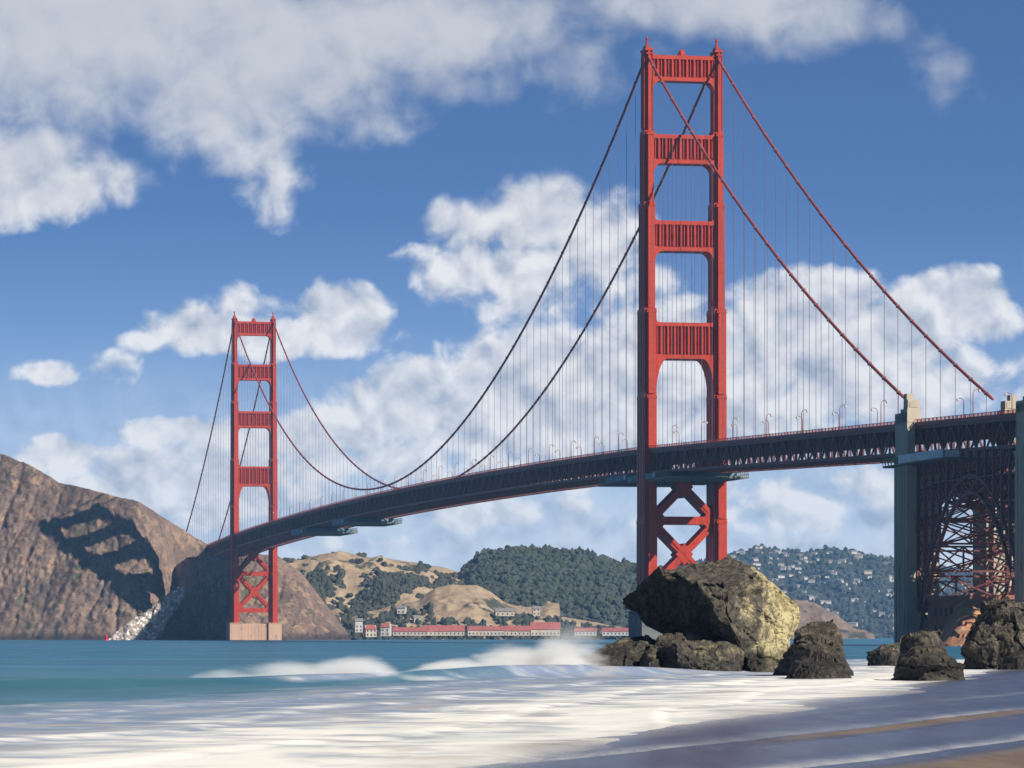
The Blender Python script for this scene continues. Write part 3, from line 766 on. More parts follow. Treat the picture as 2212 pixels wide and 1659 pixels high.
# houses
M['wall_white'] = mat('white_house_wall', (.52, .50, .46), (.44, .42, .40), .3, .8)
M['wall_cream'] = mat('cream_house_wall', (.50, .43, .34), (.42, .37, .30), .3, .8)
M['wall_grey'] = mat('grey_house_wall', (.42, .40, .38), (.36, .34, .33), .3, .8)
M['roof_grey'] = mat('grey_roof', (.22, .20, .19), (.17, .16, .16), .4, .85)
M['roof_red'] = mat('red_roof', (.36, .10, .085), (.26, .085, .075), .3, .8)
M['win'] = mat('dark_window_glass', (.03, .035, .04), rough=.2, spec=.6)
def house_parts(r, w, d, h, rh, wm, rm, nwin, floors=1, hip=0.0):
    b = MB(); b.prism([(-d / 2, 0), (d / 2, 0), (d / 2, h), (0, h + rh * .97), (-d / 2, h)], 'x', -w / 2, w / 2); b.build('wall', wm, r)
    b = MB(); e = .45
    for sg in (-1, 1):
        b.add([(-w / 2 - e, sg * (d / 2 + e), h - .25), (w / 2 + e, sg * (d / 2 + e), h - .25), (w / 2 + e - hip, 0, h + rh), (-w / 2 - e + hip, 0, h + rh),
               (-w / 2 - e, sg * (d / 2 + e), h + .05), (w / 2 + e, sg * (d / 2 + e), h + .05), (w / 2 + e - hip, 0, h + rh + .3), (-w / 2 - e + hip, 0, h + rh + .3)],
              [(0, 1, 2, 3), (4, 7, 6, 5), (0, 4, 5, 1), (1, 5, 6, 2), (2, 6, 7, 3), (3, 7, 4, 0)])
    b.build('roof', rm, r)
    for fl in range(floors):
        for k in range(nwin):
            c = -w / 2 + (k + .5) * w / nwin; z = 1.0 + fl * 3.0
            b = MB(); b.box(c - .55, c + .55, -d / 2 - .06, -d / 2 - .01, z, z + 1.4); b.build('window', M['win'], r)
HP = []
for k in range(4):
    r = empty('house', (0, 0, 0))
    house_parts(r, (13, 17, 11, 20)[k], (9, 10, 9, 11)[k], (5, 6, 7, 5.5)[k], (2.2, 2.5, 2.4, 2.0)[k], (M['wall_white'], M['wall_cream'], M['wall_grey'], M['wall_white'])[k], M['roof_grey'], 0, 1)
    HP.append(r)
for i in range(270):
    v = rng.uniform(.04, .97) ** .9; u = rng.uniform(.19, .74); p = surf_pt(PB, 90, u, v)
    o = HP[i] if i < 4 else dup(HP[i % 4])
    o.location = (p[0], p[1] - 5, p[2] + 1.0); o.rotation_euler = (0, 0, rng.uniform(-.7, .7)); s = rng.uniform(.36, .85); o.scale = (s, s, s)
    tag(o, 'tiny pale house among trees on the hazy far hillside', 'house', 'houses scattered over the far hillside')
# buildings at the foot of the hills
def building(px, py_base, Y, w, d, h, rh, wm, rm, label, nwin=4, rz=0.0, floors=1, hip=0):
    x, y, z = at(px, py_base, Y)
    r = tag(empty('waterfront_building', (x, y, max(z, .5)), rz), label, 'building', 'buildings along the far shore')
    house_parts(r, w, d, h, rh, wm, rm, nwin, floors, hip); return r
W = M
building(800, 1376, 3000, 8.5, 8, 6, 3.2, W['wall_cream'], W['roof_red'], 'tall cream building with red hipped roof beside the dark wharf', 3, .2, 2, 2)
building(834, 1374, 3060, 7, 7, 7, 3, W['wall_white'], W['roof_red'], 'narrow white building right of the cream one on the shore', 2, -.2, 2, 1.5)
building(775, 1366, 3090, 6, 6, 9, 2, W['wall_white'], W['roof_grey'], 'white shed against the dark rock at the wharf end', 2, .1, 2)
for i, (px, w, Y, h, rh, lab) in enumerate([(868, 14, 3150, 3.5, 3, 'small red-roofed building between the narrow white one and the long sheds'),
        (905, 15, 3160, 3.5, 3, 'red-roofed building at the left end of the long sheds'),
        (960, 32, 3170, 3.6, 4.6, 'longest red-roofed shed with low cream walls on the shore'),
        (1050, 30, 3180, 4.4, 3.2, 'cream fronted shed with low red roof in the middle of the row'),
        (1118, 20, 3190, 4.0, 3.8, 'pink-red roofed shed right of the cream fronted shed'),
        (1178, 24, 3200, 5.2, 5.6, 'large red-roofed hall at the right end of the shore row'),
        (1265, 18, 3230, 3.6, 2.6, 'low white building behind the spray left of the boulder'),
        (1330, 22, 3240, 3.6, 2.6, 'white waterfront building closest to the near red tower')]):
    building(px, 1373, Y, w, 10, h, rh, W['wall_white'] if i > 5 else W['wall_cream'], W['roof_red'], lab, max(3, int(w / 3)), rng.uniform(-.08, .08))
building(1090, 1331, 3290, 16, 8, 4, 2.5, W['wall_cream'], W['roof_grey'], 'cream house below the tan knoll above the sheds', 4, .1)
building(1158, 1330, 3300, 6, 6, 6, 2.0, W['wall_cream'], W['roof_grey'], 'small tan tower house right of the cream house', 2, .1, 2)
building(868, 1326, 3300, 7, 6, 5, 2.0, W['wall_white'], W['roof_grey'], 'little white house high among the dark scrub', 2, -.2)
building(900, 1345, 3290, 6, 6, 4, 2.0, W['wall_white'], W['roof_grey'], 'little white cottage low in the dark scrub', 2, .3)
# wharf
wh = tag(empty('wharf', at(715, 1379, 2960)), 'dark timber wharf on piles left of the cream building', 'wharf')
b = MB(); b.box(-11, 19, -4, 6, 1.6, 2.4); b.box(-9, -2, -2, 5, 2.4, 5.2); b.prism([(-2.5, 5.2), (5.5, 5.2), (1.5, 6.8)], 'x', -9.4, -1.6); b.box(5, 9, -1, 4, 2.4, 4.4)
b.build('deck', mat('old_timber', (.05, .045, .045), (.035, .033, .035), .4, .9), wh)
for k in range(9):
    b = MB(); b.tube([(-10 + k * 3.5, -3.4, -5), (-10 + k * 3.5, -3.4, 1.6)], .3, 6); b.build('pile', bpy.data.materials['old_timber'], wh)
# channel buoy
by = tag(empty('channel_buoy', at(230, 1384, 2300)), 'red channel buoy floating left of the white rocks', 'buoy')
mb_ = mat('buoy_red', (.62, .03, .05), rough=.5)
b = MB(); b.tube([(0, 0, -.6), (0, 0, .6), (0, 0, .9)], [1.3, 1.3, .9], 12); b.build('hull', mb_, by)
b = MB()
for k in range(4):
    a = k * math.pi / 2; b.bar((.8 * math.cos(a), .8 * math.sin(a), .9), (.45 * math.cos(a), .45 * math.sin(a), 3.0), .16, .16)
b.box(-.75, .75, -.12, .12, .9, 2.9); b.box(-.12, .12, -.75, .75, .9, 2.9); b.build('tower', mb_, by)
b = MB(); b.tube([(0, 0, 3.0), (0, 0, 3.2), (0, 0, 3.7)], [.6, .35, .2], 8); b.build('lantern', mb_, by)

# ------------------------------------------------------------------ rocks on the beach
def rock_mat(name, lichen=0.5, dark=1.0, wet_z=2.0, sun_side=0.0):
    m = bpy.data.materials.new(name); m.use_nodes = True; g = G(m.node_tree); b = g.n['Principled BSDF']
    tc = g.new('ShaderNodeTexCoord'); co = tc.outputs['Object']; geo = g.new('ShaderNodeNewGeometry')
    n1 = g.noise(co, .35, 8, .62, .5); n2 = g.noise(g.vmath('ADD', co, (9, 4, 2)), 1.4, 8, .68, .3); n3 = g.noise(g.vmath('ADD', co, (3, 14, 22)), 5.0, 6, .7)
    d = dark
    c = g.mix(g.step(n2, .4, .62), (.062 * d, .055 * d, .045 * d), (.14 * d, .122 * d, .092 * d))
    gx = g.math('MULTIPLY_ADD', g.math('SUBTRACT', g.sep(co)[0], 2.2 if sun_side else 0.0), sun_side, g.math('MULTIPLY_ADD', n2, .4, g.math('MULTIPLY', n1, .6)))  # lichen patches, plus sunlit yellow painted in toward the right side
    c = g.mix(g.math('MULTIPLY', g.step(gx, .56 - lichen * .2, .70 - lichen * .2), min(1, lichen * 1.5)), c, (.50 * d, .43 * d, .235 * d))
    c = g.mix(g.math('MULTIPLY', g.step(n3, .52, .64), .75), c, (.045 * d, .04 * d, .034 * d))
    vo = g.new('ShaderNodeTexVoronoi', feature='DISTANCE_TO_EDGE'); g.put(vo.inputs['Vector'], g.vmath('ADD', co, g.vmath('MULTIPLY', g.xyz(n2, n1, n3), (1.5, 1.5, 1.5)))); vo.inputs['Scale'].default_value = .8
    c = g.mix(g.step(vo.outputs[0], 0.0, .05, .75, 0.0), c, (.02, .018, .016))
    z = g.sep(geo.outputs['Position'])[2]
    wet = g.step(g.math('ADD', z, g.math('MULTIPLY', g.math('SUBTRACT', n2, .5), 2.0)), wet_z * .4, wet_z, 1.0, 0.0)
    c = g.mix(g.math('MULTIPLY', wet, .75), c, (.022, .02, .018))
    g.put(b.inputs['Base Color'], c); g.put(b.inputs['Roughness'], g.math('MULTIPLY_ADD', wet, -.45, .9)); b.inputs['Specular IOR Level'].default_value = .3
    bn = g.new('ShaderNodeBump'); bn.inputs['Strength'].default_value = .8; bn.inputs['Distance'].default_value = .14
    h = g.math('ADD', g.noise(g.vmath('MULTIPLY', co, (1, 1, 1.7)), 3.2, 9, .72), g.math('MULTIPLY', g.step(vo.outputs[0], 0, .08), .2))
    g.put(bn.inputs['Height'], h); g.put(b.inputs['Normal'], bn.outputs[0])
    return m
def rock(name, pts, Y, label, m, size=.35, amp=.5, seed=0, cat='rock', group=None, nscale=.45, rnd=2):
    """pts: (px, py, dy) corner points of the block; dy metres nearer (-) or farther (+) than Y"""
    P = []
    for (px, py, dy) in pts:
        P.append(at(px, py, Y) if False else (X_of(px, Y), Y + dy, Z_of(py, Y)))
    P = np.array(P); c = np.array([P[:, 0].mean(), Y, 0.0]); ctr = P.mean(0); P = ctr + (P - ctr) * np.array((1.085, 1.085, 1.085) if cat == 'boulder' else (1.24, 1.2, 1.20)); P[:, 2] -= np.where(P[:, 2] < .7, 1.0, 0.0)
    bm = bmesh.new()
    for p in P: bm.verts.new(tuple(p - c))
    bmesh.ops.convex_hull(bm, input=bm.verts[:])
    lo = [v for v in bm.verts if not v.link_faces]; bmesh.ops.delete(bm, geom=lo, context='VERTS')
    bmesh.ops.triangulate(bm, faces=bm.faces[:])
    for it in range(9):
        es = [e for e in bm.edges if e.calc_length() > size]
        if not es: break
        bmesh.ops.subdivide_edges(bm, edges=es, cuts=1); bmesh.ops.triangulate(bm, faces=[f for f in bm.faces if len(f.verts) > 3])
        if it == 4:
            for _ in range(rnd): bmesh.ops.smooth_vert(bm, verts=bm.verts[:], factor=.5, use_axis_x=True, use_axis_y=True, use_axis_z=True)
    for _ in range(2): bmesh.ops.smooth_vert(bm, verts=bm.verts[:], factor=.5, use_axis_x=True, use_axis_y=True, use_axis_z=True)
    bm.normal_update()
    co = np.array([v.co[:] for v in bm.verts]); no = np.array([v.normal[:] for v in bm.verts])
    q = co + seed * 13.7
    rs = np.random.RandomState(seed * 7 + 1)
    co = co + no * (amp * .8 * fbm(q * nscale, 3, seed))[:, None]
    co0 = co.copy(); D = float(np.linalg.norm(co.max(0) - co.min(0)))
    for (cnt, rad, dep) in ((16, .24, .030), (60, .12, .016), (240, .055, .0075), (700, .024, .0032)):
        rad *= D; dep *= D
        for k in range(cnt):
            a = rs.randint(len(co)); n = no[a] + rs.normal(0, .24, 3); n /= np.linalg.norm(n)
            near = np.where((np.abs(co0 - co0[a]).max(1) < rad * rs.uniform(.7, 1.3)) & (no @ n > .35))[0]
            h = np.clip(co[near] @ n - (co0[a] @ n - dep * rs.uniform(.1, .9)), 0, dep * 1.3)
            co[near] -= n * (h * .95)[:, None]
    bd = q @ np.array([.55, .25, .8])
    bf = (bd * nscale * .9 + .6 * fbm(q * nscale * .8, 3, seed + 20)) % 1.0
    d = amp * (.10 * fbm(q * nscale * 8, 3, seed + 9, .6)) - amp * .5 * np.exp(-((bf - .5) / .03) ** 2)
    co = co + no * d[:, None]
    me = bpy.data.meshes.new(name); bm.verts.ensure_lookup_table()
    for v, p in zip(bm.verts, co): v.co = p
    bm.to_mesh(me); bm.free()
    o = link(name, me, m, None, False); o.location = tuple(c)
    return tag(o, label, cat, group)
M['rock_main'] = rock_mat('sunlit_lichen_rock', .55, 1.0, 2.2, .075)
M['rock_low'] = rock_mat('wet_shore_rock', .25, .75, 2.4)
M['rock_tan'] = rock_mat('tan_shore_rock', .30, .85, 1.6)
YB = 268.0
rock('boulder', [(1442, 1213, 1.5), (1520, 1207, 3.5), (1600, 1209, 3), (1645, 1220, 2), (1702, 1268, 2.5), (1730, 1335, 2), (1716, 1392, 1), (1690, 1455, 0), (1600, 1460, 1), (1500, 1402, 4), (1402, 1374, 5.5), (1370, 1345, 5.2), (1348, 1308, 4.6), (1385, 1268, 3.2),
      (1462, 1222, -1.0), (1500, 1250, -4.4), (1545, 1330, -5.6), (1590, 1402, -5.6), (1610, 1408, -5.4), (1600, 1262, -5.3), (1650, 1300, -4.6), (1690, 1350, -3.0), (1680, 1440, -3.0), (1620, 1455, -4.0), (1625, 1226, -2.6),
      (1480, 1250, 8), (1650, 1260, 8), (1660, 1400, 8), (1450, 1350, 9)], YB, 'huge tilted boulder with dark overhang and yellowish lit right side', M['rock_main'], .2, .5, 3, 'boulder', nscale=.42, rnd=1)
rock('rock', [(1255, 1448, -3), (1270, 1452, -4), (1262, 1412, 0), (1330, 1382, 3), (1400, 1368, 5), (1430, 1385, 3), (1440, 1455, 2), (1300, 1410, -1), (1400, 1390, 0), (1330, 1460, -3), (1430, 1460, 6), (1300, 1440, 6)], YB - 3, 'low sloping rock slab running left from the boulder into the spray', M['rock_low'], .22, .35, 5, nscale=.6)
rock('rock', [(1405, 1400, 0), (1440, 1378, 2), (1500, 1374, 2), (1560, 1380, 2), (1590, 1400, 0), (1595, 1455, -2), (1500, 1462, -3.5), (1410, 1458, -2), (1470, 1392, -2.5), (1555, 1395, -2.5), (1580, 1460, 4), (1420, 1460, 4)], YB - 6, 'grey-tan rock tucked under the overhang of the boulder', M['rock_tan'], .2, .4, 7, nscale=.7)
rock('rock', [(1372, 1440, 0), (1385, 1410, 1), (1415, 1398, 1), (1432, 1420, 0), (1425, 1456, -1), (1370, 1458, -1), (1400, 1430, -2), (1400, 1455, 3)], YB - 7, 'small tan rock in the foam at the boulder\'s dark corner', M['rock_tan'], .15, .25, 8, nscale=1.0)
rock('rock', [(1675, 1455, 0), (1700, 1400, 1), (1735, 1345, 2), (1765, 1330, 3), (1800, 1340, 3), (1825, 1390, 2), (1845, 1440, 2), (1862, 1466, 0), (1730, 1466, -3), (1800, 1470, -3), (1745, 1395, -3), (1790, 1400, -2.5), (1760, 1460, 6)], YB - 30, 'brown pointed rock leaning on the right foot of the boulder', M['rock_low'], .2, .5, 9, nscale=.55)
rock('rock', [(1690, 1460, 0), (1720, 1415, 0), (1770, 1402, 1), (1815, 1420, 0), (1862, 1462, -1), (1700, 1470, -2), (1800, 1474, -2.5), (1760, 1430, -2), (1770, 1465, 4)], YB - 42, 'low rust-brown rock at the foot of the pointed brown rock', M['rock_low'], .16, .35, 12, nscale=.8)
rock('rock', [(1868, 1430, 0), (1885, 1400, 1), (1915, 1384, 1), (1950, 1386, 1), (1960, 1430, 0), (1875, 1440, -1), (1950, 1440, -1), (1920, 1408, -2), (1920, 1440, 4)], 330, 'small grey rock directly below the left concrete pylon', M['rock_tan'], .2, .35, 14, nscale=.7)
rock('rock', [(1940, 1425, 0), (1958, 1370, 1), (1995, 1358, 2), (2040, 1362, 2), (2046, 1400, 1), (2040, 1450, 0), (1950, 1450, -1), (1990, 1390, -2), (2020, 1450, 5)], 312, 'dark blocky rock in front of the seawall', M['rock_low'], .18, .4, 16, nscale=.6)
rock('rock', [(1925, 1470, 0), (1950, 1430, 0), (1985, 1400, 1), (2030, 1402, 1), (2070, 1425, 0), (2085, 1465, -1), (1960, 1478, -2), (2050, 1474, -2), (1990, 1430, -2.5), (2040, 1435, -2), (2000, 1470, 4)], 214, 'nearest black pointed rock at the edge of the wet sand', M['rock_low'], .16, .4, 18, nscale=.7)
rock('boulder', [(2058, 1430, 0), (2075, 1385, 1), (2105, 1345, 1), (2130, 1290, 2), (2160, 1268, 3), (2215, 1272, 3), (2290, 1300, 3), (2320, 1420, 1), (2280, 1460, -2), (2180, 1450, -2), (2070, 1445, -1), (2120, 1370, -2.5), (2165, 1300, -2), (2230, 1310, -3), (2200, 1400, -4), (2180, 1440, 8), (2250, 1330, 8)], 300, 'big split boulder cut off by the picture edge on the wet sand', M['rock_main'], .22, .75, 21, 'boulder', nscale=.5, rnd=1)
rock('rock', [(2150, 1440, 0), (2170, 1412, 0), (2215, 1400, 1), (2270, 1410, 0), (2300, 1445, -1), (2160, 1448, -1), (2220, 1450, -2), (2215, 1420, -2), (2220, 1440, 3)], 290, 'low dark rock at the foot of the big split boulder', M['rock_low'], .18, .3, 25, nscale=.8)
# pale rocks at the headland's foot
M['rock_white'] = mat('guano_white_rock', (.40, .34, .27), (.20, .16, .13), .16, .9, .6, .3, c3=(.72, .70, .66), s3=.3, t3=(.5, .6))
rock('rock', [(262, 1375, 0), (275, 1345, 3), (310, 1330, 6), (345, 1300, 12), (375, 1275, 18), (380, 1300, 14), (350, 1350, 6), (330, 1378, 0), (290, 1382, -4), (240, 1382, 0), (250, 1360, 4), (330, 1380, 20), (270, 1380, 20)], 2776, 'pale streaked rock spur at the waterline under the headland', M['rock_white'], 1.6, 3.2, 31, nscale=.12)
rock('rock', [(442, 1378, 0), (450, 1366, 2), (470, 1362, 3), (485, 1370, 2), (486, 1382, 0), (446, 1384, -3), (465, 1375, -4), (465, 1383, 8)], 2760, 'low wet rock in the shaded cove left of the far tower', M['rock_low'], 1.6, 1.2, 33, nscale=.12)

# ------------------------------------------------------------------ sea, beach
def shore_w(X, Y): return X - (Y - 240) / 5.75          # metres across the surf zone; the waterline lies near 28
def build_sea():
    ang = np.concatenate([-np.geomspace(1.45, .17, 26)[:-1], np.linspace(-.17, .17, 360), np.geomspace(.17, 1.45, 26)[1:]])
    Y = np.concatenate([np.linspace(4, 40, 10)[:-1], np.geomspace(40, 700, 560)[:-1], np.geomspace(700, 9500, 60)])
    A, YY = np.meshgrid(ang, Y); X = np.tan(A) * YY * np.where(np.abs(A) > .17, 1, 1); X = np.clip(X, -9000, 9000)
    P = np.stack([X, YY, np.zeros_like(X)], -1)
    w = shore_w(X, YY)
    q = np.stack([X, YY, np.zeros_like(X)], -1)
    near = np.exp(-np.clip(YY - 100, 0, None) / 500)
    z = .10 * fbm(q * np.array([.05, .06, 1]), 4, 3) * near
    # the swell about to break: a ridge roughly across the view
    yc = 212 + 1.9 * (X + 10) + 7 * vnoise(np.stack([X * .11, X * 0, X * 0], -1), 7)
    hgt = (.62 + .25 * vnoise(np.stack([X * .13 + 3, X * 0, X * 0 + 5], -1), 8)) * np.exp(-((X + 9) / 22.0) ** 4)
    dd = YY - yc
    ridge_ = np.where(dd < 0, np.exp(-(dd / 3.2) ** 2), np.exp(-(dd / 16.0) ** 2))
    z += hgt * ridge_
    yc2 = 300 + 2.2 * (X + 10); z += .5 * np.exp(-((YY - yc2) / 9) ** 2) * np.exp(-((X + 8) / 24) ** 4)
    ph = (w + 3.2 * vnoise(np.stack([X * .045, YY * .012, X * 0], -1), 31) + 1.2 * vnoise(np.stack([X * .16, YY * .04, X * 0 + 4], -1), 32)) / 6.3
    saw = ph - np.floor(ph); front = 1 - saw                  # each sheet of surf: front edge shoreward, thinning out behind
    prof = np.where(front < .12, front / .12, np.exp(-(front - .12) * 2.2))
    zone = np.clip((w + 2) / 4, 0, 1) * np.clip((31 - w) / 4, 0, 1) * (YY < 420)
    P[..., 2] = z + .07 * prof * zone
    layer = prof
    foam = np.clip((w + 2.0) / 7.0, -1.5, 1.0)
    # white water where the swell breaks
    def patch(xc, wx, front, back): return np.exp(-((X - xc) / wx) ** 2) * np.where(dd < 0, np.exp(-(dd / front) ** 2), np.exp(-(dd / back) ** 2))
    br = np.maximum(1.25 * patch(-9.2, 5.0, 4.5, 7), 1.2 * patch(1.8, 4.4, 6, 22))
    foam = np.maximum(foam, -1.2 + 2.2 * br)
    foam = np.where(YY > 420, -1.5, foam)
    return grid_mesh('sea', P, M['sea'], attrs={'foam': foam, 'layer': layer, 'shallow': np.exp(-np.clip(YY - 150, 0, None) / 120)})
def sea_material():
    m = bpy.data.materials.new('sea_water'); m.use_nodes = True; g = G(m.node_tree); g.n.clear()
    pos = g.new('ShaderNodeNewGeometry').outputs['Position']
    fo = g.new('ShaderNodeAttribute', attribute_name='foam').outputs['Fac']; sh = g.new('ShaderNodeAttribute', attribute_name='shallow').outputs['Fac']
    nA = g.noise(g.vmath('MULTIPLY', pos, (.10, .055, .2)), 1.0, 6, .6, .6)
    nB = g.noise(g.vmath('MULTIPLY', pos, (.3, .2, .5)), 1.0, 3, .55, .4)
    nC = g.noise(g.vmath('MULTIPLY', pos, (.018, .05, .1)), 1.0, 4, .55)
    ff = g.math('ADD', fo, g.math('ADD', g.math('MULTIPLY', g.math('SUBTRACT', nA, .5), 1.5), g.math('MULTIPLY', g.math('SUBTRACT', nB, .5), .9)))
    foam = g.step(ff, -.1, 1.05)
    wc = g.mix(sh, (.017, .115, .20), (.055, .165, .225))
    wc = g.mix(g.step(nC, .35, .65), wc, g.mix(sh, (.03, .16, .26), (.09, .23, .32)))
    nF = g.noise(g.vmath('MULTIPLY', pos, (.035, .022, .1)), 1.0, 4, .6, .5)
    wc = g.mix(g.math('MULTIPLY', g.step(nF, .42, .6), sh), wc, (.05, .15, .18))
    wc = g.mix(g.math('MULTIPLY', g.step(nA, .60, .74), .35), wc, (.22, .36, .42))
    d = g.new('ShaderNodeBsdfDiffuse'); g.put(d.inputs[0], wc)
    gl = g.new('ShaderNodeBsdfGlossy'); gl.inputs['Roughness'].default_value = .22; g.put(gl.inputs[0], (.8, .9, 1.0))
    bn = g.new('ShaderNodeBump'); bn.inputs['Strength'].default_value = .5; bn.inputs['Distance'].default_value = .25
    g.put(bn.inputs['Height'], g.noise(g.vmath('MULTIPLY', pos, (.25, .25, .3)), 1.0, 5, .6)); g.put(gl.inputs['Normal'], bn.outputs[0])
    ms = g.new('ShaderNodeMixShader'); ms.inputs[0].default_value = .30; g.put(ms.inputs[1], d.outputs[0]); g.put(ms.inputs[2], gl.outputs[0])
    fd = g.new('ShaderNodeBsdfDiffuse')
    lay = g.new('ShaderNodeAttribute', attribute_name='layer').outputs['Fac']
    nD = g.noise(g.vmath('MULTIPLY', pos, (.20, .13, .3)), 1.0, 5, .58, .6)
    nE = g.noise(g.vmath('MULTIPLY', pos, (.42, .30, .3)), 1.0, 2.5, .5, .5)
    w = g.sep(pos); w = g.math('SUBTRACT', w[0], g.math('MULTIPLY', g.math('SUBTRACT', w[1], 240.0), 1 / 5.75))
    bright = g.math('ADD', g.math('MULTIPLY', lay, .13), g.math('ADD', g.math('MULTIPLY', nD, .85), g.math('MULTIPLY', nE, .55)))
    bright = g.math('ADD', bright, g.step(w, 6.0, 24.0, -.36, -.06))
    fc = g.mix(g.step(bright, .40, .76), (.22, .28, .40), (.82, .805, .765))
    fc = g.mix(g.math('MULTIPLY', g.step(nD, .50, .36), .45), fc, (.52, .48, .42)); g.put(fd.inputs[0], fc)
    bf = g.new('ShaderNodeBump'); bf.inputs['Strength'].default_value = .12; bf.inputs['Distance'].default_value = .5; g.put(bf.inputs['Height'], nE); g.put(fd.inputs['Normal'], bf.outputs[0])
    mx = g.new('ShaderNodeMixShader'); g.put(mx.inputs[0], foam); g.put(mx.inputs[1], ms.outputs[0]); g.put(mx.inputs[2], fd.outputs[0])
    film = g.step(g.math('ADD', w, g.math('MULTIPLY', g.math('SUBTRACT', nA, .5), 7.0)), 26.0, 30.5, 0.0, 1.0)
    film = g.math('MULTIPLY', film, g.step(g.sep(pos)[1], 60.0, 430.0, 1.0, .0))
    tr = g.new('ShaderNodeBsdfTransparent'); mt = g.new('ShaderNodeMixShader'); g.put(mt.inputs[0], film); g.put(mt.inputs[1], mx.outputs[0]); g.put(mt.inputs[2], tr.outputs[0])
    o = g.new('ShaderNodeOutputMaterial'); g.put(o.inputs[0], mt.outputs[0]); return m
M['sea'] = sea_material()
sea = tag(build_sea(), kind='structure')
def sand_material():
    m = bpy.data.materials.new('wet_sand'); m.use_nodes = True; g = G(m.node_tree); b = g.n['Principled BSDF']
    pos = g.new('ShaderNodeNewGeometry').outputs['Position']; x, y, z = g.sep(pos)
    w = g.math('SUBTRACT', x, g.math('MULTIPLY', g.math('SUBTRACT', y, 240.0), 1 / 5.75))
    n1 = g.noise(g.vmath('MULTIPLY', pos, (.35, .05, 1)), 1.0, 5, .6, .3); n2 = g.noise(g.vmath('MULTIPLY', pos, (1.2, .12, 1)), 1.0, 6, .65)
    n0 = g.noise(g.vmath('MULTIPLY', pos, (.05, .015, 1)), 1.0, 3, .5)
    sand = g.mix(g.step(n2, .4, .6), (.15, .105, .075), (.20, .14, .095))
    ww = g.math('ADD', w, g.math('ADD', g.math('MULTIPLY', g.math('SUBTRACT', n0, .5), 5.0), g.math('MULTIPLY', g.math('SUBTRACT', n1, .5), 2.2)))
    v = g.math('SUBTRACT', x, g.math('MULTIPLY', y, 1 / 2.76))
    nL = g.noise(g.vmath('MULTIPLY', pos, (.06, .022, 1)), 1.0, 3, .5)
    vv = g.math('ADD', v, g.math('ADD', g.math('MULTIPLY', g.math('SUBTRACT', nL, .5), 3.4), g.math('MULTIPLY', g.math('SUBTRACT', n1, .5), .8)))
    band = lambda a, b_, c_, d_: g.math('MULTIPLY', g.step(vv, a, b_), g.step(vv, c_, d_, 1.0, 0.0))
    dry = g.math('MAXIMUM', g.step(vv, -17.5, -15.6), g.math('MULTIPLY', band(-26.4, -26.1, -25.6, -23.8), g.step(x, 4.0, 8.0)))
    wet = g.math('SUBTRACT', 1.0, dry)
    c = g.mix(g.math('MULTIPLY', wet, .8), sand, g.mix(g.step(n2, .38, .62), (.03, .035, .06), (.07, .08, .13)))  # blue of the reflected sky painted into the wet sand's colour
    lace = g.step(g.math('ADD', ww, g.math('MULTIPLY', n2, 2.4)), 26.0, 31.6, 1.0, 0.0)
    lines = g.math('MAXIMUM', g.math('MULTIPLY', band(-30.0, -26.6, -26.5, -26.2), .9), g.math('MULTIPLY', band(-21.0, -18.4, -18.3, -18.0), .9))
    lines = g.math('MAXIMUM', lines, g.math('MULTIPLY', band(-38.5, -34.5, -34.3, -33.9), .6))
    lines = g.math('MULTIPLY', g.math('POWER', lines, 3.0), g.step(nL, .30, .62))
    fm = g.math('MAXIMUM', lace, g.math('MULTIPLY', lines, g.step(n2, .25, .6, .35, 1.0)))
    c = g.mix(fm, c, (.84, .825, .80))
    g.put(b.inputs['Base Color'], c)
    b.inputs['Specular Tint'].default_value = (.66, .80, 1.0, 1)  # blue tint pushes the sky reflection further
    r = g.math('MULTIPLY_ADD', wet, -.62, .88); g.put(b.inputs['Roughness'], g.math('MAXIMUM', r, g.math('MULTIPLY', fm, .8)))
    b.inputs['Specular IOR Level'].default_value = 1.0; g.put(b.inputs['IOR'], g.math('MULTIPLY_ADD', wet, .9, 1.4))
    bn = g.new('ShaderNodeBump'); bn.inputs['Strength'].default_value = .12; bn.inputs['Distance'].default_value = .03; g.put(bn.inputs['Height'], n2); g.put(b.inputs['Normal'], bn.outputs[0])
    return m
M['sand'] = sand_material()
xs = np.concatenate([np.linspace(-45, 90, 190), np.geomspace(92, 700, 20)]); ys = np.concatenate([np.linspace(-120, 40, 40)[:-1], np.linspace(40, 420, 260), np.linspace(425, 900, 20)])
XX, YY = np.meshgrid(xs, ys); WW = shore_w(XX, YY)
ZZ = .035 * (WW - 27); ZZ = np.where(WW > 60, 1.12 + (WW - 60) * .12, ZZ); ZZ = np.clip(ZZ, -4, 40)
ZZ += .03 * fbm(np.stack([XX * .15, YY * .06, XX * 0], -1), 3, 5)
ZZ = np.where(YY > 380, ZZ - (YY - 380) * .03, ZZ)
tag(grid_mesh('beach', np.stack([XX, YY, ZZ], -1), M['sand']), kind='structure')

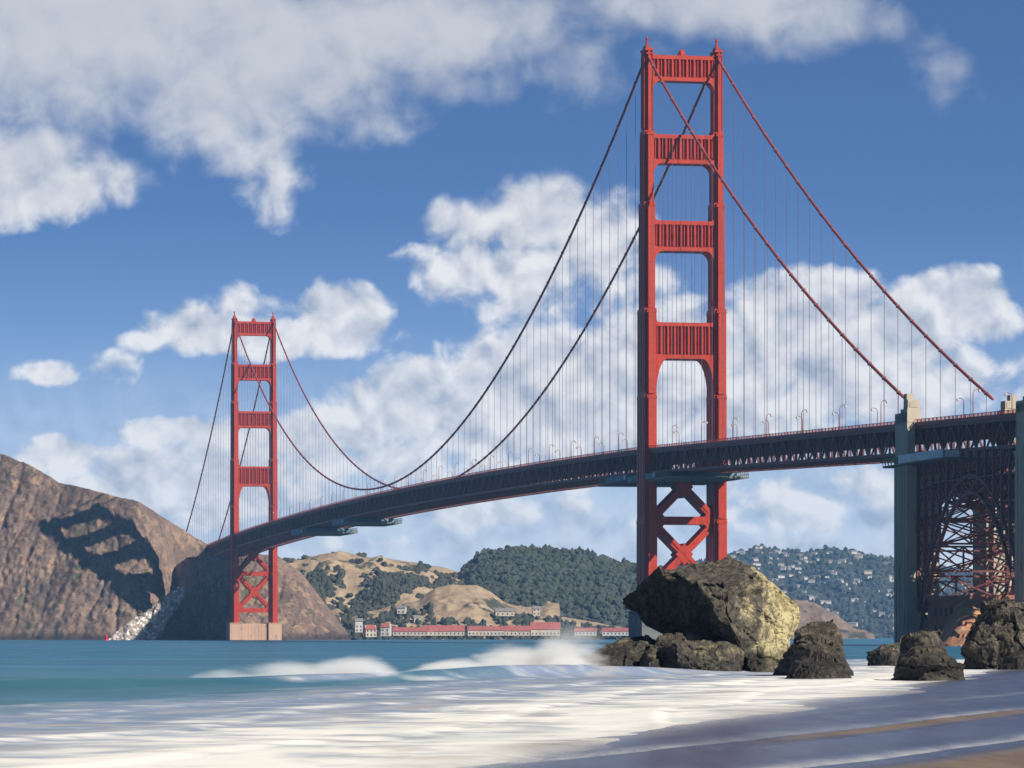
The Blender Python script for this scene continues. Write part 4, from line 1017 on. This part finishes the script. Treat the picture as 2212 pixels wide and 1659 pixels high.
# ------------------------------------------------------------------ spray thrown up by the breaking swell
def spray(loc, half, lumps, dens, label, seed):
    m = bpy.data.materials.new('sea_spray'); m.use_nodes = True; g = G(m.node_tree); g.n.clear()
    co = g.new('ShaderNodeTexCoord').outputs['Object']
    n = g.noise(g.vmath('ADD', g.vmath('MULTIPLY', co, (.2, .3, .9)), (seed, 0, 0)), 1.0, 5, .6, .3)
    acc = None
    for (c, r, a) in lumps:
        q = g.vmath('MULTIPLY', g.vmath('SUBTRACT', co, c), tuple(1 / k for k in r))
        e = g.math('MULTIPLY_ADD', g.vmath('DOT_PRODUCT', q, q, out=1), -a, a)
        acc = e if acc is None else g.math('MAXIMUM', acc, e)
    d = g.math('MAXIMUM', g.math('ADD', acc, g.math('MULTIPLY', g.math('SUBTRACT', n, .54), 2.2)), 0.0)
    fall = g.math('POWER', 2.72, g.math('MULTIPLY', g.sep(co)[2], -.9))
    d = g.math('MULTIPLY', g.math('MULTIPLY', g.math('POWER', d, 1.3), fall), dens)
    v = g.new('ShaderNodeVolumePrincipled'); v.inputs['Color'].default_value = (.99, .985, .97, 1); v.inputs['Anisotropy'].default_value = 0.0
    g.put(v.inputs['Density'], d)
    o = g.new('ShaderNodeOutputMaterial'); g.put(o.inputs['Volume'], v.outputs[0])
    bm = bmesh.new(); bmesh.ops.create_icosphere(bm, subdivisions=3, radius=1.0)
    for vt in bm.verts:
        k = vt.co; vt.co = Vector((k.x * half[0], k.y * half[1], k.z * half[2]))
    me = bpy.data.meshes.new('sea_spray'); bm.to_mesh(me); bm.free()
    ob = link('sea_spray', me, m); ob.location = loc; tag(ob, label, 'spray', kind='stuff')
spray((-9.4, 214, .4), (9.5, 6.0, 2.3), [((.4, 0, -.5), (3.2, 5.0, 1.6), .9), ((-2.4, 0, -.5), (3.6, 5.0, 1.25), .75), ((-4.8, 0, -.6), (3.6, 4.5, .85), .55), ((3.6, 0, -.7), (4.0, 4.5, .75), .5)], 1.9, 'white spray of the breaking swell left of the boulder', 3)
spray((-.6, 257, .9), (8.4, 8.0, 4.2), [((3.6, 0, -.8), (2.4, 6, 3.2), .95), ((1.2, 0, -1.0), (3.6, 6, 2.3), .85), ((-2.2, 0, -1.2), (4.6, 6, 1.3), .75), ((4.4, 1, .6), (2.6, 6, 2.8), .4)], 1.8, 'tall white spray bursting against the rock slab by the boulder', 9)

# ------------------------------------------------------------------ haze
def haze(dens=3.8e-5):
    b = MB(); b.box(-9600, 9600, -300, 9600, -12, 262)
    m = bpy.data.materials.new('sea_haze'); m.use_nodes = True; g = G(m.node_tree); g.n.clear()
    v = g.new('ShaderNodeVolumePrincipled'); v.inputs['Density'].default_value = dens
    v.inputs['Color'].default_value = (.30, .58, 1.0, 1); v.inputs['Anisotropy'].default_value = 0.0
    o = g.new('ShaderNodeOutputMaterial'); g.put(o.inputs['Volume'], v.outputs[0])
    h = b.build('haze', m); tag(h, kind='stuff')
haze()
